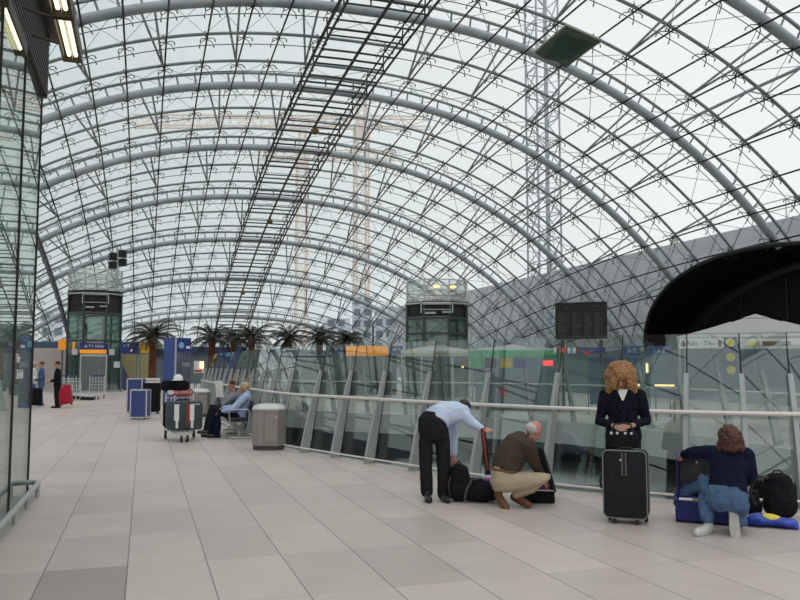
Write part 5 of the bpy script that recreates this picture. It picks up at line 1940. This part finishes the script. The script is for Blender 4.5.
for h_, k_, a_ in ((hip + V((0, -.09, 0)), kn1, an1), (hip + V((0, .09, 0)), kn2, an2)): mb.limb([h_, k_, k_.lerp(a_, .5), a_], [.115, .085, .078, .075])
mb.ell(hip, (.16, .2, .13)); mb.remesh('trousers', mat('navy_trousers', (.014, .018, .04), .85), w3, .012, 4)
shoe(w3, 'shoe', M_blackp, an1 * 1 + V((.06, 0, -an1.z)), an1 + V((-.2, -.03, -an1.z))); shoe(w3, 'shoe', M_blackp, an2 + V((.06, 0, -an2.z)), an2 + V((-.2, -.03, -an2.z)))
curls(w3, 'hair', M_blond, hc + V((.02, 0, .025)), Matrix.Identity(3), (.10, .10, .10), 80, .02, lambda v: not (v.x < -.55 and v.z < .3), 8, [(hc + V((.06, 0, -.06)), (.05, .08, .06))])

m3 = person('man in grey jacket reading a newspaper on the bench behind the blond woman', 228, 434)
K = J(228, 434, 44.0)
hc = K(231, 385, .2); hf = V((-.9, -.1, -.4)); hu = V((-.35, 0, .9))
hip = K(238, 414, .2)
kn1, an1 = K(212, 409, .10), K(210, 431, .10)
kn2, an2 = K(210, 408, .34), K(206, 431, .34)
sh1, sh2 = K(233, 396, .02), K(232, 396, .40)
e1, h1_ = K(222, 405, -.02), K(222, 398, .12)
e2, h2_ = K(213, 406, .40), K(218, 396, .30)
body = MB()
add_head(body, hc, hf, hu)
body.limb([K(233, 396, .2), K(232, 389, .2)], [.055, .05])
torso(body, [(hip, .17, .11), (K(236, 405, .2), .16, .10), (K(233, 397, .2), .17, .08)], (0, 1, 0))
for a in ((sh1, e1, h1_), (sh2, e2, h2_)): body.limb(a, [.042, .036, .026])
add_hand(body, h1_, (-.4, .3, .8), (.3, -.8, 0), (.6, 0, .5), 1.2); add_hand(body, h2_, (-.4, -.3, .8), (.3, .8, 0), (.6, 0, .5), 1.2)
for a in ((hip + V((0, -.09, 0)), kn1, an1), (hip + V((0, .09, 0)), kn2, an2)): body.limb(a, [.08, .054, .038])
body.remesh('body', M_skin2, m3, .010, 3)
add_eyes(m3, hc, hf, hu)
mb = MB()
torso(mb, [(K(238, 419, .2), .19, .15), (K(237, 410, .2), .19, .14), (K(235, 402, .2), .20, .13), (K(233, 396, .2), .20, .105), (K(232, 392, .2), .09, .065)], (0, 1, 0))
for a in ((sh1, e1, h1_), (sh2, e2, h2_)): mb.limb([a[0], a[1], a[1].lerp(a[2], .8)], [.085, .072, .055])
mb.remesh('jacket', M_greyjacket, m3, .012, 4, lambda v: .008 * noise.noise(v * 11))
mb = MB()
for h_, k_, a_ in ((hip + V((0, -.09, 0)), kn1, an1), (hip + V((0, .09, 0)), kn2, an2)): mb.limb([h_, k_, k_.lerp(a_, .5), a_], [.115, .088, .080, .076])
mb.ell(hip, (.16, .2, .13)); mb.remesh('trousers', M_trouser, m3, .012, 4)
for a_ in (an1, an2): shoe(m3, 'shoe', M_blackp, a_ + V((.06, 0, -a_.z)), a_ + V((-.2, -.03, -a_.z)))
mb = MB(); R = basis(hf, hu); mb.ell(hc + R @ V((0, -.03, .045)), (.082, .092, .082), R); mb.remesh('hair', M_brownhair, m3, .010, 3)
np_ = thing('newspaper', 'newspaper held up by the man in the grey jacket', 'newspaper', local(-.10, .12, 1.03, m3.location.copy(), m3.rotation_euler.z), m3.rotation_euler.z + math.radians(28))
for s, nm in ((-1, 'page'), (1, 'page')):
    mb = MB(); rr = []
    for i in range(7):
        u = i / 6
        rr.append([V((-.02 - .05 * math.sin(pi * u) - .12 * u, s * .13 * u, -.18)), V((-.07 - .05 * math.sin(pi * u) - .12 * u, s * .13 * u, .20)), V((-.064 - .05 * math.sin(pi * u) - .12 * u, s * .13 * u, .20)), V((-.014 - .05 * math.sin(pi * u) - .12 * u, s * .13 * u, -.18))])
    mb.loft(rr); mb.build(nm, M_paper, np_)


# ---- standing travellers far off by the hoarding
def stander(label, px, py, top, trous, tone, hair, look=-1, arm_f=.25, turn=0.0):
    t = person(label, px, py, None, turn)
    hc = V((look * .03, 0, 1.62)); hf = V((look, -.1, -.05)); hu = V((0, 0, 1))
    body = MB()
    add_head(body, hc, hf, hu)
    body.limb([(0, 0, 1.42), (0, 0, 1.55)], [.055, .05])
    torso(body, [((0, 0, .9), .16, .11), ((0, 0, 1.15), .15, .10), ((0, 0, 1.4), .17, .08)], (0, 1, 0))
    arms = []
    for s in (-1, 1):
        a = [V((0, s * .19, 1.40)), V((-look * .05, s * .25, 1.12)), V((look * arm_f, s * .12, .98))]
        arms.append(a); body.limb(a, [.045, .038, .028])
        add_hand(body, a[2], (look * .8, -s * .4, -.3), (0, 0, 1), (look, 0, .3), .8)
        body.limb([(0, s * .09, .9), (look * .02, s * .10, .5), (-look * .02, s * .10, .08)], [.09, .056, .04])
    body.remesh('body', M_skin, t, .012, 3)
    mb = MB()
    torso(mb, [((0, 0, .82), .19, .135), ((0, 0, 1.0), .18, .13), ((0, 0, 1.2), .195, .13), ((0, 0, 1.38), .20, .11), ((0, 0, 1.47), .09, .07)], (0, 1, 0))
    for a in arms: mb.limb([a[0], a[1], a[1].lerp(a[2], .82)], [.08, .068, .052])
    mb.remesh('jacket', top, t, .014, 4)
    mb = MB()
    torso(mb, [((0, 0, .78), .18, .13), ((0, 0, .95), .17, .125)], (0, 1, 0))
    for s in (-1, 1): mb.limb([(0, s * .09, .82), (look * .02, s * .10, .5), (-look * .02, s * .10, .09)], [.11, .085, .078])
    mb.remesh('trousers', trous, t, .014, 4)
    for s in (-1, 1): shoe(t, 'shoe', M_blackp, (-look * .09, s * .10, 0), (look * .18, s * .11, 0))
    mb = MB(); mb.ell(hc + V((-look * .02, 0, .045)), (.098, .082, .085)); mb.remesh('hair', hair, t, .012, 2)
    return t


m4 = stander('dark-suited man with white collar standing beside the red suitcase', 56.5, 408, M_darksuit, M_darksuit, None, M_darkhair)
MB().extrude_poly([(-.12, -.05, 1.42), (-.12, .05, 1.42), (-.15, .0, 1.26)], (.03, 0, 0)).build('shirt_front', M_tag, m4)
stander('man in blue denim jacket and jeans behind the black suitcase by the porch', 40.5, 405.5, M_denim, M_jeans, None, M_brownhair)
stander('traveller in a white shirt mostly hidden behind the glass porch edge', 32, 404.5, M_white, M_jeans, None, M_whitehair, 1)

# ------------------------------------------------------------------ overcast sky, view
w = bpy.data.worlds.new('overcast'); sc.world = w
w.use_nodes = True
nt = w.node_tree
bg = nt.nodes['Background']
tc = nt.nodes.new('ShaderNodeTexCoord')
dp = nt.nodes.new('ShaderNodeVectorMath'); dp.operation = 'DOT_PRODUCT'
dp.inputs[1].default_value = V((.85, -.45, .25)).normalized()
nt.links.new(tc.outputs['Generated'], dp.inputs[0])
rp = nt.nodes.new('ShaderNodeValToRGB')
rp.color_ramp.elements[0].position = 0.28; rp.color_ramp.elements[0].color = (0.70, 0.775, 0.78, 1)
rp.color_ramp.elements[1].position = .80; rp.color_ramp.elements[1].color = (1.06, 1.07, 1.08, 1)
e = rp.color_ramp.elements.new(.40); e.color = (0.80, 0.865, 0.87, 1)
e = rp.color_ramp.elements.new(.62); e.color = (1.0, 1.01, 1.02, 1)
ma = nt.nodes.new('ShaderNodeMath'); ma.operation = 'MULTIPLY_ADD'; ma.inputs[1].default_value = .5; ma.inputs[2].default_value = .5
nt.links.new(dp.outputs['Value'], ma.inputs[0]); nt.links.new(ma.outputs[0], rp.inputs['Fac'])
nz = nt.nodes.new('ShaderNodeTexNoise'); nz.inputs['Scale'].default_value = 2.2; nz.inputs['Detail'].default_value = 5
nt.links.new(tc.outputs['Generated'], nz.inputs['Vector'])
mm = nt.nodes.new('ShaderNodeMath'); mm.operation = 'MULTIPLY_ADD'; mm.inputs[1].default_value = .18; mm.inputs[2].default_value = .91
nt.links.new(nz.outputs['Fac'], mm.inputs[0])
nt.links.new(rp.outputs['Color'], bg.inputs['Color'])
# an overcast sky is brightest overhead
sx = nt.nodes.new('ShaderNodeSeparateXYZ'); nt.links.new(tc.outputs['Generated'], sx.inputs[0])
mr = nt.nodes.new('ShaderNodeMapRange'); mr.interpolation_type = 'SMOOTHSTEP'
mr.inputs['From Min'].default_value = .40; mr.inputs['From Max'].default_value = .95
mr.inputs['To Min'].default_value = 1.0; mr.inputs['To Max'].default_value = 1.5
nt.links.new(sx.outputs['Z'], mr.inputs['Value'])
mz = nt.nodes.new('ShaderNodeMath'); mz.operation = 'MULTIPLY'
nt.links.new(mm.outputs[0], mz.inputs[0]); nt.links.new(mr.outputs['Result'], mz.inputs[1])
nt.links.new(mz.outputs[0], bg.inputs['Strength'])
sc.view_settings.view_transform = 'Standard'
sc.view_settings.look = 'None'
sc.view_settings.exposure = 0.0
sc.view_settings.gamma = 1.0
sc.view_settings.use_curve_mapping = False
sc.cycles.max_bounces = 10
sc.cycles.transparent_max_bounces = 24
sc.cycles.diffuse_bounces = 4
sc.cycles.glossy_bounces = 4
sc.cycles.caustics_reflective = False
sc.cycles.use_denoising = True
